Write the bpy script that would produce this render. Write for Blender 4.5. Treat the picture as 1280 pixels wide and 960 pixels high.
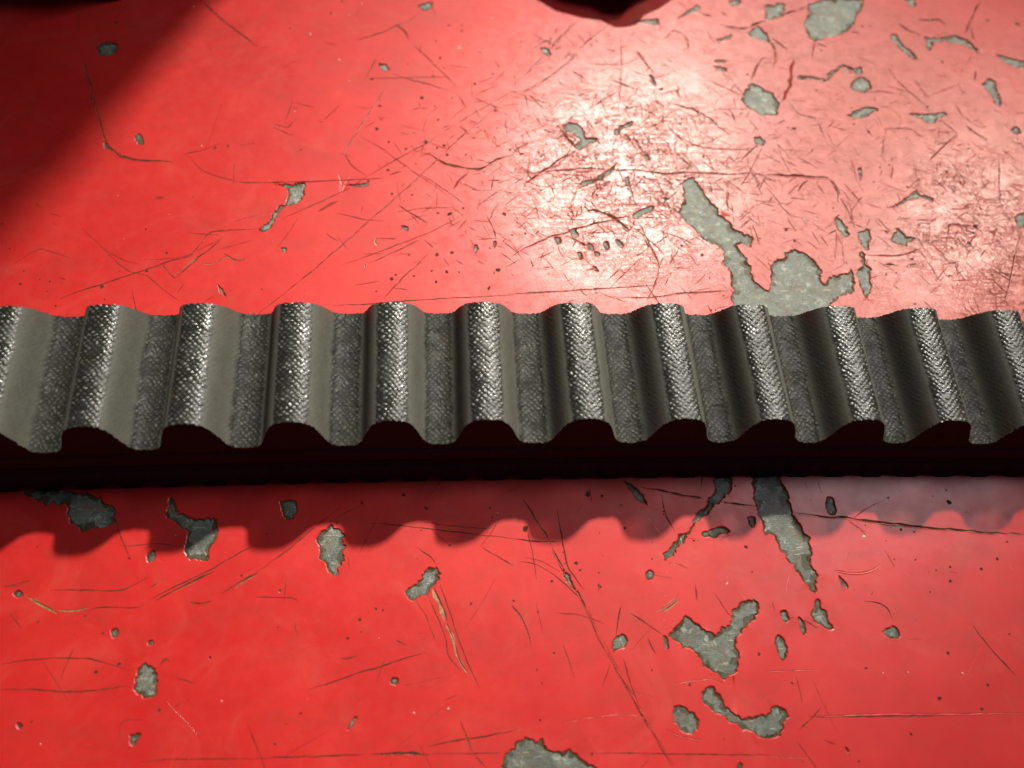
import bpy, math, random
import numpy as np
from mathutils import Vector, Matrix
from mathutils.geometry import delaunay_2d_cdt

# ------------------------------------------------------------------ scene, camera, light
for o in list(bpy.data.objects): bpy.data.objects.remove(o)
scene = bpy.context.scene
C = scene.collection
MM = 0.001                                   # the scene is laid out in millimetres

cam_data = bpy.data.cameras.new('camera')
cam = bpy.data.objects.new('camera', cam_data); C.objects.link(cam)
cam_data.sensor_width = 36.0
cam_data.lens = 28.063
cam_data.clip_start = 0.005; cam_data.clip_end = 10.0
cam.matrix_world = Matrix([[0.997141, 0.015192, -0.074016, 0.023693], [-0.044426, 0.910249, -0.411672, -0.044597], [0.061119, 0.413783, 0.908322, 0.104398], [0.0, 0.0, 0.0, 1.0]])
cam_data.dof.use_dof = True
cam_data.dof.focus_distance = 0.111
cam_data.dof.aperture_fstop = 16.0
scene.camera = cam
scene.render.resolution_x = 1024; scene.render.resolution_y = 768

world = bpy.data.worlds.new('World'); scene.world = world; world.use_nodes = True
bg = world.node_tree.nodes['Background']
bg.inputs[0].default_value = (0.85, 0.9, 1.0, 1); bg.inputs[1].default_value = 0.024

scene.view_settings.view_transform = 'Standard'
scene.view_settings.look = 'None'
scene.view_settings.exposure = 0.0
scene.view_settings.gamma = 1.0

def area(name, loc, target, size, watts, color, shape='DISK', spread=180):
    d = bpy.data.lights.new(name, 'AREA'); d.shape = shape; d.size = size*MM; d.energy = watts; d.color = color; d.spread = math.radians(spread)
    o = bpy.data.objects.new(name, d); C.objects.link(o)
    o.location = Vector(loc)*MM
    o.rotation_euler = (Vector(target)-Vector(loc)).to_track_quat('-Z', 'Y').to_euler()
    return o
area('work_lamp', (305, 745, 880), (16, 10, 0), 62, 0.183, (1.0, 0.935, 0.80), spread=15.5)
area('second_lamp', (326, 222, 273), (98, 48, 0), 40, 0.034, (1.0, 0.90, 0.72), spread=34)
area('soft_fill', (300, 135, 425), (22, 2, 0), 150, 0.056, (0.95, 0.97, 1.0), 'SQUARE', spread=42)  # added soft fill, lifts the belt's shadow from the upper right

# ------------------------------------------------------------------ helpers
rng = np.random.default_rng(7)
rnd = random.Random(11)

def link(name, me, mat, parent=None, kind=None):
    o = bpy.data.objects.new(name, me); C.objects.link(o)
    if mat is not None and not me.materials: me.materials.append(mat)
    if parent is not None: o.parent = parent
    if kind: o['kind'] = kind
    return o
def mesh(name, v, f, smooth=False):
    me = bpy.data.meshes.new(name)
    me.from_pydata([tuple(float(c)*MM for c in p) for p in v], [], f)
    if smooth: me.polygons.foreach_set('use_smooth', [True]*len(me.polygons))
    me.update(); return me

def mesh_quads(name, P, nu, nv, uv=None, extra=None, smooth=True):
    """grid mesh from an (nu*nv,3) array in mm"""
    me = bpy.data.meshes.new(name)
    i, j = np.meshgrid(np.arange(nu-1), np.arange(nv-1), indexing='ij')
    a = (i*nv+j).ravel(); F = np.stack([a, a+nv, a+nv+1, a+1], 1).astype(np.int32)
    me.vertices.add(nu*nv); me.vertices.foreach_set('co', (P*MM).astype(np.float32).ravel())
    me.loops.add(F.size); me.loops.foreach_set('vertex_index', F.ravel())
    me.polygons.add(len(F)); me.polygons.foreach_set('loop_start', np.arange(0, F.size, 4, dtype=np.int32))
    me.update(calc_edges=True)
    me.polygons.foreach_set('use_smooth', [smooth]*len(F))
    if extra is not None:
        at = me.attributes.new('relief', 'FLOAT', 'POINT'); at.data.foreach_set('value', extra.astype(np.float32).ravel())
    return me

def vnoise(x, y, seed=0):
    """smooth value noise in 0..1"""
    xi = np.floor(x).astype(np.int64); yi = np.floor(y).astype(np.int64); fx = x-xi; fy = y-yi
    fx = fx*fx*(3-2*fx); fy = fy*fy*(3-2*fy)
    def h(a, b):
        n = (a*374761393 + b*668265263 + seed*974634777) & 0xffffffff
        n = ((n ^ (n >> 13))*1274126177) & 0xffffffff
        return ((n ^ (n >> 16)) & 0xffff)/65535.0
    return (h(xi, yi)*(1-fx)+h(xi+1, yi)*fx)*(1-fy)+(h(xi, yi+1)*(1-fx)+h(xi+1, yi+1)*fx)*fy

# ------------------------------------------------------------------ materials
class NT:
    def __init__(s, name):
        s.m = bpy.data.materials.new(name); s.m.use_nodes = True; s.t = s.m.node_tree; s.n = s.t.nodes
        s.b = s.n['Principled BSDF']
        tc = s.n.new('ShaderNodeTexCoord'); mp = s.n.new('ShaderNodeMapping')
        mp.inputs['Scale'].default_value = (1000, 1000, 1000)      # texture space in millimetres
        s.t.links.new(tc.outputs['Object'], mp.inputs['Vector']); s.co = mp.outputs[0]
    def link(s, a, b): s.t.links.new(a, b)
    def setv(s, sock, v):
        if hasattr(v, 'links'): s.link(v, sock)
        else: sock.default_value = v
    def noise(s, scale, detail=4, rough=.6, dist=0, vec=None, lac=2.0):
        n = s.n.new('ShaderNodeTexNoise'); n.inputs['Scale'].default_value = scale; n.inputs['Detail'].default_value = detail
        n.inputs['Roughness'].default_value = rough; n.inputs['Distortion'].default_value = dist; n.inputs['Lacunarity'].default_value = lac
        s.link(vec or s.co, n.inputs['Vector']); return n.outputs['Fac']
    def voro(s, scale, feature='DISTANCE_TO_EDGE', vec=None, rand=1):
        n = s.n.new('ShaderNodeTexVoronoi'); n.feature = feature; n.inputs['Scale'].default_value = scale; n.inputs['Randomness'].default_value = rand
        s.link(vec or s.co, n.inputs['Vector']); return n.outputs['Distance']
    def ramp(s, x, lo, hi, a=0., b=1.):
        n = s.n.new('ShaderNodeMapRange'); n.interpolation_type = 'SMOOTHSTEP'
        for i, v in enumerate((x, lo, hi, a, b)): s.setv(n.inputs[i], v)
        return n.outputs[0]
    def math(s, op, a, b=0., c=0.):
        n = s.n.new('ShaderNodeMath'); n.operation = op
        for i, v in enumerate((a, b, c)): s.setv(n.inputs[i], v)
        return n.outputs[0]
    def mix(s, f, a, b):
        n = s.n.new('ShaderNodeMix'); n.data_type = 'RGBA'
        s.setv(n.inputs[0], f); s.setv(n.inputs[6], a if hasattr(a, 'links') else (*a, 1)); s.setv(n.inputs[7], b if hasattr(b, 'links') else (*b, 1))
        return n.outputs[2]
    def vec(s, scale=(1, 1, 1), rot=0., warp=0., wscale=.3):
        m = s.n.new('ShaderNodeMapping'); s.link(s.co, m.inputs[0]); m.inputs['Rotation'].default_value = (0, 0, rot); m.inputs['Scale'].default_value = scale
        out = m.outputs[0]
        if warp:
            n = s.n.new('ShaderNodeTexNoise'); n.inputs['Scale'].default_value = wscale; n.inputs['Detail'].default_value = 3; s.link(s.co, n.inputs['Vector'])
            v = s.n.new('ShaderNodeVectorMath'); v.operation = 'MULTIPLY_ADD'; s.link(n.outputs['Color'], v.inputs[0]); v.inputs[1].default_value = (warp,)*3; s.link(out, v.inputs[2]); out = v.outputs[0]
        return out
    def attr(s, name):
        n = s.n.new('ShaderNodeAttribute'); n.attribute_name = name; return n.outputs['Fac']
    def near(s, x, y, r0, r1, sy=1.):
        """1 inside a worn spot round (x, y) mm on the worktop, 0 outside"""
        sub = s.n.new('ShaderNodeVectorMath'); sub.operation = 'SUBTRACT'; s.link(s.co, sub.inputs[0]); sub.inputs[1].default_value = (x, y, 0)
        mu = s.n.new('ShaderNodeVectorMath'); mu.operation = 'MULTIPLY'; s.link(sub.outputs[0], mu.inputs[0]); mu.inputs[1].default_value = (1, sy, 0)
        le = s.n.new('ShaderNodeVectorMath'); le.operation = 'LENGTH'; s.link(mu.outputs[0], le.inputs[0])
        return s.ramp(le.outputs['Value'], r0, r1, 1., 0.)
    def bump(s, h, strength, dist, prev=None):
        n = s.n.new('ShaderNodeBump'); n.inputs['Strength'].default_value = strength; n.inputs['Distance'].default_value = dist*MM
        s.link(h, n.inputs['Height'])
        if prev is not None: s.link(prev, n.inputs['Normal'])
        return n.outputs[0]

def red_paint():
    t = NT('scuffed_red_paint'); b = t.b
    wear = t.math('MAXIMUM', t.near(54, 40, 6, 34, 1.0), t.math('MAXIMUM', t.near(112, 28, 5, 24, .8), t.math('MULTIPLY', t.near(95, 45, 20, 60), .35)))
    patch = t.noise(.16, 5, .65)
    wearp = t.math('MULTIPLY', wear, t.ramp(patch, .3, .62))
    # fine scratch families: strongly stretched noise turned to several angles
    lines = None
    for k, (rot, sx, sy, lo) in enumerate([(.55, .16, 5.5, .66), (-.9, .2, 6.5, .67), (1.7, .15, 5.0, .68), (2.6, .22, 7.0, .66)]):
        l = t.ramp(t.noise(1.0, 2, .55, 0, t.vec((sx, sy, 1), rot, 1.6, .12)), lo-.06, lo+.03)
        lines = l if lines is None else t.math('MAXIMUM', lines, l)
    crack = None
    for sc, wp, ws, th, lo in ((1.25, 1.3, .9, .09, .40), (.55, 2.4, .5, .045, .42), (2.6, .8, 1.6, .12, .5)):
        k_ = t.math('MULTIPLY', t.ramp(t.voro(1.0, vec=t.vec((sc, sc, 1), .4*sc, wp, ws)), 0., th, 1., 0.), t.ramp(t.noise(sc*.7, 3, .6), lo, lo+.1))
        crack = k_ if crack is None else t.math('MAXIMUM', crack, k_)
    dull_scuff = t.near(88, 48, 12, 62, .85)  # scuffed area, its colour dulled to tone down the lamp veil there
    marks = t.math('MULTIPLY', t.math('MAXIMUM', t.math('MULTIPLY', lines, .9), t.math('MULTIPLY', crack, .95)), t.math('MAXIMUM', t.math('MULTIPLY', wearp, .9), .03))
    blot = t.ramp(t.noise(2.2, 7, .8), .5, .64)
    base = t.mix(t.ramp(t.noise(.05, 4, .6), .35, .65), (.50, .012, .012), (.57, .020, .017))
    base = t.mix(t.math('MULTIPLY', t.ramp(t.noise(.35, 6, .7), .5, .72), .3), base, (.46, .028, .018))
    base = t.mix(t.math('MULTIPLY', dull_scuff, t.ramp(t.noise(.5, 6, .75), .3, .65, .30, .70)), base, (.31, .060, .046))
    base = t.mix(t.math('MULTIPLY', wearp, .2), base, (.60, .16, .11))  # worn spots tinted paler so the lamp glare reads brighter
    base = t.mix(t.math('MULTIPLY', t.math('MULTIPLY', blot, wearp), .85), base, (.20, .055, .035))
    base = t.mix(marks, base, (.11, .040, .022))
    smear = t.math('MULTIPLY', t.ramp(t.noise(1., 5, .7, 0, t.vec((.05, .22, 1), .35, 3., .05)), .46, .68), t.ramp(t.noise(1.8, 6, .8), .35, .65, .4, 1.))
    base = t.mix(t.math('MULTIPLY', smear, .38), base, (.30, .030, .018))
    grime = t.math('MULTIPLY', t.ramp(t.noise(.12, 6, .75), .52, .68), t.ramp(t.noise(3.2, 5, .8), .42, .6))
    base = t.mix(t.math('MULTIPLY', grime, .45), base, (.24, .035, .018))
    fade = t.ramp(t.noise(.09, 4, .65, 1.5), .5, .72)
    base = t.mix(t.math('MULTIPLY', fade, .22), base, (.60, .075, .055))
    # pin-prick dirt
    pin = t.math('MULTIPLY', t.ramp(t.voro(.55, 'F1'), .03, .07, 1., 0.), t.ramp(t.noise(.3, 2), .5, .56))
    base = t.mix(t.math('MULTIPLY', pin, .8), base, (.16, .02, .012))
    t.link(base, b.inputs['Base Color'])
    r = t.math('ADD', t.math('MULTIPLY_ADD', dull_scuff, .10, .44), t.math('MULTIPLY', t.ramp(t.noise(.5, 5, .7), .35, .7), .12))
    r = t.math('ADD', r, t.math('MULTIPLY', marks, .3))
    r = t.math('SUBTRACT', r, t.math('MULTIPLY', wear, .12))
    t.link(t.math('MULTIPLY', t.math('MULTIPLY_ADD', dull_scuff, .20, .36), t.math('SUBTRACT', 1., t.math('MULTIPLY', marks, .9))), b.inputs['Specular IOR Level'])
    t.link(r, b.inputs['Roughness'])
    b.inputs['Coat Weight'].default_value = .6; b.inputs['Coat Roughness'].default_value = .25
    cw = t.math('MULTIPLY', t.math('ADD', .22, t.math('MULTIPLY', wear, t.ramp(t.noise(1.4, 6, .78), .46, .58, .0, .50))), t.math('SUBTRACT', 1., marks)); t.link(cw, b.inputs['Coat Weight'])
    n1 = t.bump(t.noise(.10, 2, .4), .5, .15)
    n2 = t.bump(t.noise(.9, 4, .6), .35, .02, n1)
    n3 = t.bump(t.noise(7, 3, .6), .22, .008, n2)
    tex = t.math('MULTIPLY', t.noise(3.6, 5, .75), t.math('ADD', wear, .04))
    n4 = t.bump(tex, .6, .035, n3)
    n5 = t.bump(t.math('SUBTRACT', 1., marks), .6, .03, n4)
    t.link(n5, b.inputs['Normal']); t.link(n5, b.inputs['Coat Normal'])
    return t.m

def bare_metal():
    t = NT('bare_grey_metal'); b = t.b
    c = t.mix(t.ramp(t.noise(.35, 6, .7), .35, .65), (.055, .068, .054), (.125, .145, .115))
    c = t.mix(t.ramp(t.noise(1.6, 6, .75), .55, .68), c, (.06, .055, .032))
    c = t.mix(t.ramp(t.noise(.6, 6, .75), .54, .64), c, (.27, .29, .24))
    c = t.mix(t.math('MULTIPLY', t.ramp(t.noise(.45, 5, .8, 1.), .52, .62), .8), c, (.13, .075, .032))
    c = t.mix(t.ramp(t.noise(5, 3, .7), .62, .70), c, (.42, .42, .34))
    c = t.mix(t.ramp(t.noise(4, 4, .7), .60, .70), c, (.035, .03, .02))
    t.link(c, b.inputs['Base Color'])
    b.inputs['Specular IOR Level'].default_value = .9
    t.link(t.ramp(t.noise(1.3, 5, .7), .3, .7, .42, .62), b.inputs['Roughness'])
    c = t.mix(t.ramp(t.noise(1., 3, .6, 0, t.vec((.5, 3.5, 1), .9, 2., .2)), .62, .72), c, (.36, .36, .30))
    t.link(c, b.inputs['Base Color'])
    n1 = t.bump(t.noise(1.6, 7, .8), .9, .16); n2 = t.bump(t.noise(1., 4, .7, 0, t.vec((.4, 6, 1), .7)), .6, .06, n1)
    t.link(n2, b.inputs['Normal']); return t.m

def simple(name, col, rough, spec=.5, metal=0, col2=None, nscale=2., bump=.02):
    t = NT(name); b = t.b
    t.link(t.mix(t.ramp(t.noise(nscale, 5, .7), .35, .65), col, col2 or tuple(c*.6 for c in col)), b.inputs['Base Color'])
    b.inputs['Roughness'].default_value = rough; b.inputs['Specular IOR Level'].default_value = spec; b.inputs['Metallic'].default_value = metal
    if bump: t.link(t.bump(t.noise(nscale*2, 5, .7), .6, bump), b.inputs['Normal'])
    return t.m

def fabric():
    t = NT('worn_woven_nylon'); b = t.b
    rel = t.attr('relief')                                  # height of the weave, stored with the geometry
    val = t.attr('valley')
    c = t.mix(t.ramp(rel, .05, .9), (.012, .012, .010), (.10, .10, .084))  # shade between the yarns deepened in the colour, yarn tops lightened
    c = t.mix(t.math('MULTIPLY', t.ramp(t.noise(.15, 4, .6), .52, .75), .3), c, (.07, .055, .035))
    c = t.mix(t.math('MULTIPLY', t.ramp(t.noise(2.5, 5, .7), .45, .7), .35), c, (.04, .04, .036))
    t.link(c, b.inputs['Base Color'])
    cr = t.attr('crest')
    t.link(t.math('SUBTRACT', t.ramp(t.noise(.35, 4, .65), .35, .68, .50, .74), t.math('MULTIPLY', cr, .25)), b.inputs['Roughness'])
    t.link(t.math('MULTIPLY_ADD', cr, .30, .26), b.inputs['Specular IOR Level'])
    n1 = t.bump(t.noise(7, 3, .6), .3, .015)
    t.link(n1, b.inputs['Normal'])
    return t.m

M_paint = red_paint()
M_metal = bare_metal()
M_fabric = fabric()
M_rubber = simple('black_rubber', (.007, .006, .008), .7, .2, 0, (.012, .009, .012), .8, .05)
M_cord = simple('cord_layer_rubber', (.007, .006, .008), .8, .15, 0, (.01, .009, .01), 1.5, .08)
M_groove = simple('dirt_filled_groove', (.085, .038, .022), .85, .08, 0, (.045, .022, .013), 1.2, .05)
M_faint = simple('faint_scuff', (.27, .030, .018), .8, .12, 0, (.20, .028, .016), 1.2, .03)
M_gold = simple('primer_rubbed_through', (.40, .22, .09), .5, .5, 0, (.24, .10, .045), 2.0, .06)
M_rim = simple('rusty_chip_rim', (.10, .065, .028), .8, .2, 0, (.03, .02, .010), 2.5, .08)
M_yarn = simple('grey_yarn', (.13, .125, .11), .5, .6, 0, (.05, .05, .045), 3., .0)
M_stain = simple('olive_oil_stain', (.075, .078, .042), .6, .5, 0, (.035, .032, .018), 3.0, .08)
M_burr = simple('raised_red_paint', (.64, .05, .035), .3, .6, 0, (.6, .03, .02), 2.5, .03)
M_speck = simple('white_grit', (.75, .70, .60), .35, .5, 0, (.6, .5, .4), 3., .03)
M_black = simple('black_plastic', (.012, .012, .013), .45, .5, 0, (.018, .018, .02), .5, .02)
M_steel = simple('dull_steel', (.25, .25, .25), .35, .5, .9, (.18, .18, .18), .5, .02)

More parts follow.
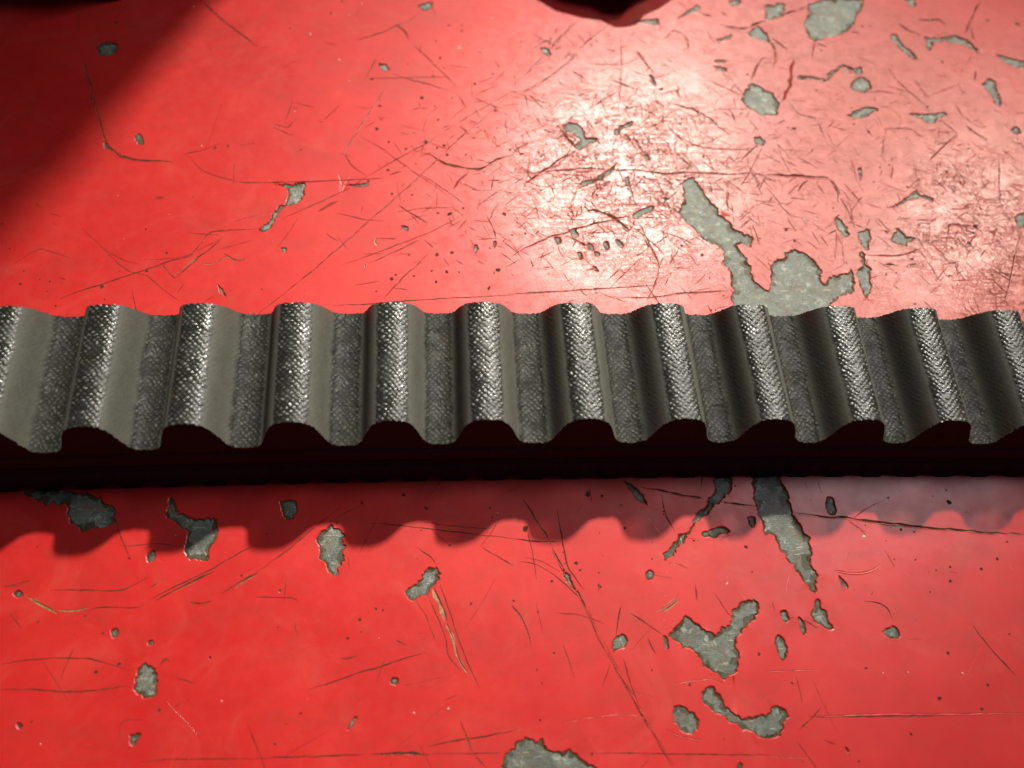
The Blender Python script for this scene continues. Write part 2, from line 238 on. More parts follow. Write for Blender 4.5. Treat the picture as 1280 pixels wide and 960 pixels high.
# ------------------------------------------------------------------ worktop: steel sheet, paint film with chipped-out holes
CHIPS = [[(91.86, 80.99),(96.33, 82.62),(103.08, 82.65),(102.9, 81.57),(102.19, 79.69),(100.71, 77.54),(98.82, 74.38),(95.37, 72.76),(91.64, 71.41),(90.64, 72.14),(90.22, 75.71),(91.61, 77.83)], [(83.78, 80.5),(87.35, 80.87),(86.89, 78.48),(85.48, 77.14),(83.04, 76.82)], [(76.88, 60.45),(78.37, 60.66),(79.87, 59.18),(81.34, 58.46),(81.62, 56.06),(81.42, 54.22),(79.95, 53.3),(77.89, 53.82),(75.99, 55.25),(74.97, 56.88),(75.86, 58.75)], [(97.63, 64.94),(98.99, 65.11),(98.72, 63.65),(97.91, 62.91),(97.13, 63.62)], [(97.63, 62.52),(98.8, 62.68),(99.69, 61.4),(99.54, 60.3),(97.96, 59.09),(96.15, 59.3),(95.75, 60.48),(96.37, 61.92)], [(93.59, 53.7),(95.89, 54.96),(98.66, 55.83),(99.48, 54.92),(97.67, 53.98),(96.54, 53.05),(94.4, 53.25)], [(104.89, 54.16),(108.55, 54.02),(110.87, 54.38),(112.75, 54.17),(110.18, 53.22),(109.12, 52.06),(107.64, 52.05),(106.84, 53.18)], [(120.81, 61.37),(122.8, 62.86),(123.66, 61.9),(123.29, 59.49),(123.61, 58.06),(122.64, 56.16),(121.95, 56.39),(121.85, 58.51)], [(112.94, 73.17),(114.3, 72.43),(116.81, 73.01),(119.27, 73.32),(121.03, 72.59),(122.4, 70.57),(122.58, 68.55),(121.75, 69.7),(120.18, 71.03),(117.96, 71.49),(116.56, 72.08),(114.22, 71.41),(113.15, 69.61),(112.63, 69.86),(112.92, 71.64)], [(106.33, 73.27),(107.4, 73.66),(108.17, 71.02),(109.93, 68.44),(109.83, 67.05),(108.92, 67.52),(107.31, 70.09)], [(125.84, 68.97),(127.86, 67.91),(131.25, 67.47),(130.6, 65.46),(128.4, 65.92),(126.79, 66.98)], [(122.96, 50.63),(124.19, 51.55),(124.76, 50.42),(124.28, 49.51),(123.12, 49.95)], [(111.56, 83.06),(113.79, 83.12),(113.25, 81.06),(112.37, 80.77)], [(86.51, 62.8),(89.49, 62.85),(91.66, 62.03),(92.48, 63.77),(95.74, 65.78),(97.32, 64.74),(97.03, 64.15),(95.76, 65.2),(93.04, 63.4),(92.23, 61.75),(91.43, 61.45),(88.98, 62.17),(86.37, 62.13)], [(92.9, 42.02),(93.51, 42.36),(93.23, 40.12),(92.68, 39.28),(92.83, 40.96)], [(42.86, 50.86),(44.63, 51.62),(46.27, 50.68),(46.85, 48.51),(49.13, 48.1),(47.67, 47.01),(45.88, 45.84),(45.18, 45.58),(44.67, 46.77),(45.62, 47.63),(44.79, 49.27),(43.43, 49.34)], [(51.7, 49.86),(53.19, 50.97),(55.4, 52.1),(54.93, 50.99),(53.1, 50.09),(52.28, 48.78),(51.59, 48.77)], [(57.2, 75.49),(60.65, 76.24),(62.55, 76.45),(62.67, 75.02),(61.56, 74.49),(60.53, 75.22)], [(68.05, 78.14),(70.66, 80.4),(70.97, 79.36),(68.34, 77.47),(65.93, 76.38)], [(76.56, 81.3),(78.63, 82.11),(79.23, 81.06),(77.09, 79.79)], [(79.08, 73.39),(81.26, 74.97),(82.71, 72.47),(82.84, 70.71),(79.67, 72.39)], [(75.94, 48.36),(77.01, 48.81),(77.8, 47.72),(77.32, 46.63),(76.01, 47.14)], [(39.97, 68.53),(41.06, 68.8),(42.2, 66.89),(41.45, 66.4)], [(72.71, 71.23),(75.96, 72.81),(75.63, 71.9),(73.4, 70.9)], [(71.01, 64.92),(72.8, 64.61),(73.85, 63.82),(72.62, 63.51)], [(71.58, 66.28),(74.17, 66.33),(73.34, 65.73),(71.68, 65.7)], [(59.24, 62.6),(59.76, 62.46),(60.24, 59.89),(59.66, 60.12)], [(60.65, 59.44),(61.56, 59.54),(61.3, 58.89),(60.68, 58.74)], [(45.23, 37.85),(45.67, 39.19),(48.04, 39.69),(50.61, 42.18),(51.79, 43.23),(51.07, 41.77),(48.85, 39.49),(46.95, 38.66)], [(52.92, 32.41),(55.74, 34.07),(56.57, 34.15),(56.54, 33.08),(54.55, 32.3),(53.14, 31.4)], [(42.63, 29.59),(43.55, 29.85),(43.89, 28.44),(43.07, 27.8)], [(39.98, 28.18),(41.09, 28.07),(41.17, 26.94),(40.35, 26.56)], [(45.13, 26.81),(45.77, 26.92),(46.2, 25.61),(45.34, 25.61)], [(46.06, 25.42),(46.9, 25.31),(46.99, 24.49),(46.19, 24.42)], [(47.71, 27.11),(48.48, 27.48),(48.78, 25.98),(48.04, 25.53)], [(49.67, 27.56),(50.32, 27.67),(51.09, 26.72),(50.69, 25.9),(49.94, 26.42)], [(43.41, 25.17),(44.05, 25.32),(44.34, 24.13),(43.77, 23.77)], [(45.57, 22.73),(46.19, 22.58),(46.63, 21.55),(45.95, 21.74)], [(52.38, 39.79),(53.19, 40.12),(53.18, 38.49),(52.47, 38.08)], [(56.3, 44.74),(57.13, 44.53),(57.16, 43.39),(56.33, 43.56)], [(62.07, 39.34),(64.02, 39.97),(64.94, 38.12),(66.2, 35.29),(67.4, 33.29),(66.78, 32.5),(68.29, 31.52),(69.29, 30.54),(69.27, 29.37),(70.52, 28.98),(72.11, 27.62),(71.52, 26.1),(70.14, 26.67),(69.1, 26.29),(70.15, 24.78),(70.68, 22.16),(71.04, 19.58),(71.93, 18.31),(72.91, 18.05),(73.76, 19.57),(74.07, 22.14),(74.8, 23.44),(76.34, 23.81),(77.85, 25.7),(80.01, 24.93),(81.63, 23.22),(82.06, 21.35),(81.66, 20.25),(82.17, 18.78),(82.97, 20.24),(86.39, 20.96),(87.14, 22.07),(87.29, 20.58),(86.62, 17.65),(84.6, 17.3),(82.6, 15.52),(81.33, 14.11),(78.95, 10.3),(71.46, 10.39),(64.92, 12.19),(66.24, 14.61),(67.1, 16.02),(66.58, 16.73),(67.7, 17.8),(66.82, 19.25),(67.5, 21.44),(66.61, 22.92),(66.8, 25.17),(65.89, 26.68),(64.32, 27.07),(63.02, 29.37),(61.6, 30.93),(60.65, 32.5),(60.76, 33.29),(61.8, 34.88),(62.13, 37.3)], [(86.27, 31.72),(87.14, 31.8),(88.44, 29.74),(88.04, 27.98),(87.3, 27.98),(86.6, 29.35)], [(90.05, 28.95),(90.89, 28.95),(91.37, 29.54),(92.0, 29.34),(91.26, 26.23),(90.7, 25.27),(90.08, 25.47),(89.77, 27.01)], [(95.17, 27.77),(96.46, 29.53),(97.02, 29.73),(97.93, 27.96),(99.34, 27.76),(97.85, 26.99),(97.43, 26.02),(96.01, 26.41),(95.2, 27.19)], [(117.49, 31.72),(120.14, 33.15),(119.02, 29.71),(117.39, 30.31)], [(89.15, 25.09),(89.85, 24.78),(89.79, 22.81),(90.43, 22.06),(90.26, 21.31),(89.5, 19.09),(89.28, 17.63),(88.31, 15.83),(88.08, 17.64),(87.69, 19.47),(87.68, 20.58),(88.31, 21.88),(89.09, 22.36),(89.06, 23.95)], [(96.74, 33.65),(97.68, 34.34),(99.78, 35.78),(102.0, 37.31),(102.44, 36.36),(104.81, 35.67),(104.45, 34.97),(102.1, 35.87),(99.98, 35.2)], [(107.83, 26.77),(108.46, 27.16),(108.45, 26.18),(107.78, 25.99)], [(-4.47, 38.32),(-2.9, 38.13),(0.52, 38.46),(0.68, 35.92),(0.44, 34.75),(-0.77, 34.36),(-2.13, 33.9),(-2.8, 32.64),(-3.59, 30.87),(-4.36, 29.08),(-5.71, 29.0),(-6.13, 29.64),(-5.06, 30.27),(-4.23, 31.32),(-3.46, 33.21),(-2.09, 34.75),(-1.58, 36.3),(-2.24, 37.67)], [(6.2, 38.17),(9.99, 38.39),(10.67, 39.11),(10.65, 37.71),(8.75, 37.79)], [(-2.27, 26.21),(-1.27, 26.13),(-1.36, 25.22),(-1.97, 25.41)], [(27.16, 26.41),(27.73, 26.78),(28.08, 25.86),(27.44, 24.86)], [(30.31, 27.15),(30.85, 27.45),(30.58, 25.96)], [(15.99, 30.18),(17.23, 30.1),(17.09, 29.05),(16.46, 29.35)], [(-11.05, 19.79),(-10.26, 19.09),(-9.45, 17.43),(-10.47, 18.33)], [(-36.54, 67.11),(-35.26, 68.39),(-33.17, 67.79),(-32.29, 66.97),(-33.32, 65.56),(-34.2, 64.85),(-35.62, 65.51)], [(-27.16, 47.77),(-26.64, 48.52),(-25.63, 47.37),(-25.36, 46.14),(-26.21, 45.93),(-26.82, 46.95)], [(-31.7, 46.29),(-31.29, 46.58),(-30.45, 45.2),(-31.2, 45.07)], [(18.37, 78.42),(19.89, 79.59),(21.16, 79.52),(20.9, 77.73),(19.52, 77.19)], [(11.52, 64.24),(12.96, 64.17),(13.5, 63.02),(12.83, 62.22),(12.03, 62.99)], [(-32.58, -11.74),(-30.07, -13.1),(-26.57, -13.73),(-25.94, -15.87),(-24.39, -16.96),(-21.42, -16.84),(-20.18, -16.03),(-20.47, -14.17),(-23.14, -12.48),(-26.55, -11.71),(-30.4, -11.34)], [(-13.68, -12.73),(-12.77, -13.84),(-12.35, -15.19),(-10.5, -15.78),(-7.16, -16.01),(-7.1, -19.04),(-7.87, -20.05),(-7.97, -21.46),(-10.62, -21.12),(-10.98, -20.21),(-10.82, -17.36),(-12.98, -16.24),(-13.88, -15.15)], [(-31.19, -24.69),(-30.33, -24.23),(-29.58, -24.99),(-30.11, -25.33),(-30.85, -25.19)], [(-18.6, -29.57),(-17.76, -29.32),(-17.6, -30.08),(-18.15, -30.65)], [(-15.49, -20.33),(-14.9, -19.71),(-14.53, -20.1),(-14.54, -21.13),(-15.28, -21.48)], [(-14.69, -34.14),(-13.81, -33.71),(-12.97, -33.86),(-12.74, -34.67),(-12.03, -35.6),(-12.38, -36.49),(-12.49, -37.38),(-13.26, -37.68),(-14.25, -37.2),(-14.74, -36.17),(-14.67, -35.05)], [(-14.75, -41.54),(-13.43, -41.28),(-13.17, -41.5),(-13.65, -42.12),(-13.77, -42.86),(-14.22, -42.84),(-14.33, -42.09)], [(-27.67, -39.69),(-26.99, -39.72),(-26.71, -40.27),(-27.29, -40.46)], [(-14.01, -30.92),(-13.37, -30.9),(-13.26, -31.53),(-13.88, -31.53)], [(-6.57, -33.07),(-6.09, -33.09),(-6.16, -33.55),(-6.48, -33.49)], [(6.7, -17.6),(7.45, -17.09),(8.14, -17.91),(9.2, -18.47),(9.12, -19.79),(9.45, -21.36),(8.73, -22.63),(8.65, -23.65),(7.66, -24.0),(6.96, -22.57),(6.12, -21.26),(5.77, -19.43),(6.1, -18.38)], [(0.64, -13.93),(2.57, -13.65),(2.94, -15.35),(2.12, -16.62),(1.14, -15.57)], [(19.83, -23.19),(21.3, -23.03),(21.81, -24.08),(21.16, -25.33),(19.88, -26.55),(18.61, -27.38),(17.85, -27.48),(17.34, -26.84),(17.46, -25.96),(19.11, -24.75),(19.62, -24.01)], [(15.5, -36.59),(16.23, -36.39),(16.6, -36.87),(16.24, -37.38),(15.63, -37.17)], [(10.42, -42.1),(11.31, -40.71),(11.78, -40.62),(11.33, -41.48),(10.66, -42.22)], [(61.04, -10.66),(62.37, -13.02),(60.64, -14.98),(58.11, -16.88),(56.53, -18.22),(55.28, -19.69),(53.93, -21.14),(52.06, -22.96),(51.07, -23.32),(51.66, -21.88),(53.49, -20.32),(55.14, -19.28),(56.06, -17.65),(57.96, -16.03),(59.37, -14.09),(59.9, -10.63)], [(48.35, -24.81),(49.2, -24.39),(49.7, -24.72),(49.31, -25.75),(48.63, -25.86)], [(56.75, -19.6),(58.3, -19.37),(59.76, -18.87),(60.87, -19.72),(59.29, -20.08),(58.13, -20.46),(56.8, -20.15)], [(47.0, -12.2),(48.05, -12.8),(49.44, -14.11),(49.93, -15.81),(48.89, -15.23),(47.93, -13.93)], [(63.42, -17.72),(64.56, -17.62),(64.46, -19.0),(63.83, -19.4),(63.51, -18.84)], [(37.67, -24.33),(38.2, -24.35),(38.76, -25.66),(39.24, -26.83),(38.69, -26.55),(38.11, -25.51)], [(65.52, -9.59),(69.56, -9.68),(69.19, -13.19),(69.77, -14.65),(69.67, -16.63),(70.8, -19.46),(71.5, -20.86),(71.17, -23.82),(71.37, -26.22),(71.02, -28.55),(69.8, -27.21),(68.41, -24.54),(67.23, -22.09),(66.48, -20.16),(65.46, -20.4),(65.43, -19.03),(65.03, -17.35),(64.81, -14.52)], [(71.07, -28.93),(71.8, -30.62),(72.41, -32.78),(70.87, -32.48),(69.8, -31.81),(70.11, -30.31)], [(65.69, -30.28),(66.51, -30.18),(66.85, -31.2),(66.31, -31.94),(65.74, -31.41)], [(67.96, -30.99),(68.61, -31.77),(68.78, -32.9),(68.24, -33.62),(67.93, -32.49)], [(74.47, -25.84),(75.23, -26.74),(75.71, -27.41),(75.37, -27.97),(74.77, -27.58)], [(74.73, -16.21),(75.68, -15.09),(76.19, -15.39),(76.04, -17.37),(75.39, -17.78),(74.69, -17.06)], [(64.45, -33.36),(65.13, -33.26),(65.87, -34.88),(65.54, -35.97),(64.93, -36.42),(64.31, -35.55),(64.27, -34.34)], [(78.84, -33.39),(80.23, -32.69),(80.94, -33.09),(80.99, -33.97),(80.33, -34.44),(79.09, -34.03)], [(70.68, -46.51),(70.97, -46.57),(71.26, -47.31),(70.98, -47.41)], [(50.57, -32.6),(52.63, -30.82),(53.46, -30.47),(54.27, -31.25),(55.3, -32.28),(56.88, -33.08),(57.65, -32.37),(58.85, -31.42),(59.66, -29.69),(61.11, -28.97),(62.77, -28.65),(63.28, -29.56),(62.84, -30.56),(61.17, -31.75),(59.31, -33.41),(59.24, -34.63),(59.47, -35.61),(58.9, -37.5),(57.49, -38.28),(56.02, -37.86),(55.14, -36.88),(53.81, -35.39),(53.4, -34.65),(51.73, -33.62)], [(49.95, -41.44),(50.99, -41.14),(52.39, -41.89),(53.26, -42.83),(53.0, -43.72),(52.04, -44.35),(50.86, -43.96),(49.91, -42.69)], [(54.02, -39.31),(54.7, -38.98),(55.79, -39.38),(56.38, -40.45),(56.46, -41.6),(57.58, -42.45),(58.76, -42.95),(59.82, -42.66),(61.87, -42.52),(62.5, -41.86),(63.93, -41.69),(64.51, -42.63),(64.26, -43.3),(63.37, -43.94),(63.04, -45.05),(62.09, -45.46),(61.36, -45.32),(60.18, -44.93),(59.05, -44.21),(57.63, -43.7),(56.78, -42.76),(54.85, -42.22),(54.14, -41.05),(53.9, -40.11)], [(29.94, -45.35),(31.07, -44.09),(32.05, -43.87),(33.22, -44.41),(33.85, -44.04),(34.48, -45.55),(37.23, -45.68),(38.37, -46.59),(39.97, -47.53),(40.45, -50.09),(36.78, -51.58),(31.17, -51.72),(28.73, -48.7),(29.33, -45.54)], [(43.55, -33.07),(44.65, -32.38),(45.27, -32.65),(45.01, -33.85),(43.94, -34.29),(43.27, -34.63),(43.23, -33.78)], [(57.09, -47.77),(57.71, -47.73),(57.71, -49.2),(56.73, -49.16)], [(49.78, -32.69),(50.41, -32.84),(50.45, -34.54),(50.05, -34.65),(49.93, -33.55)]]
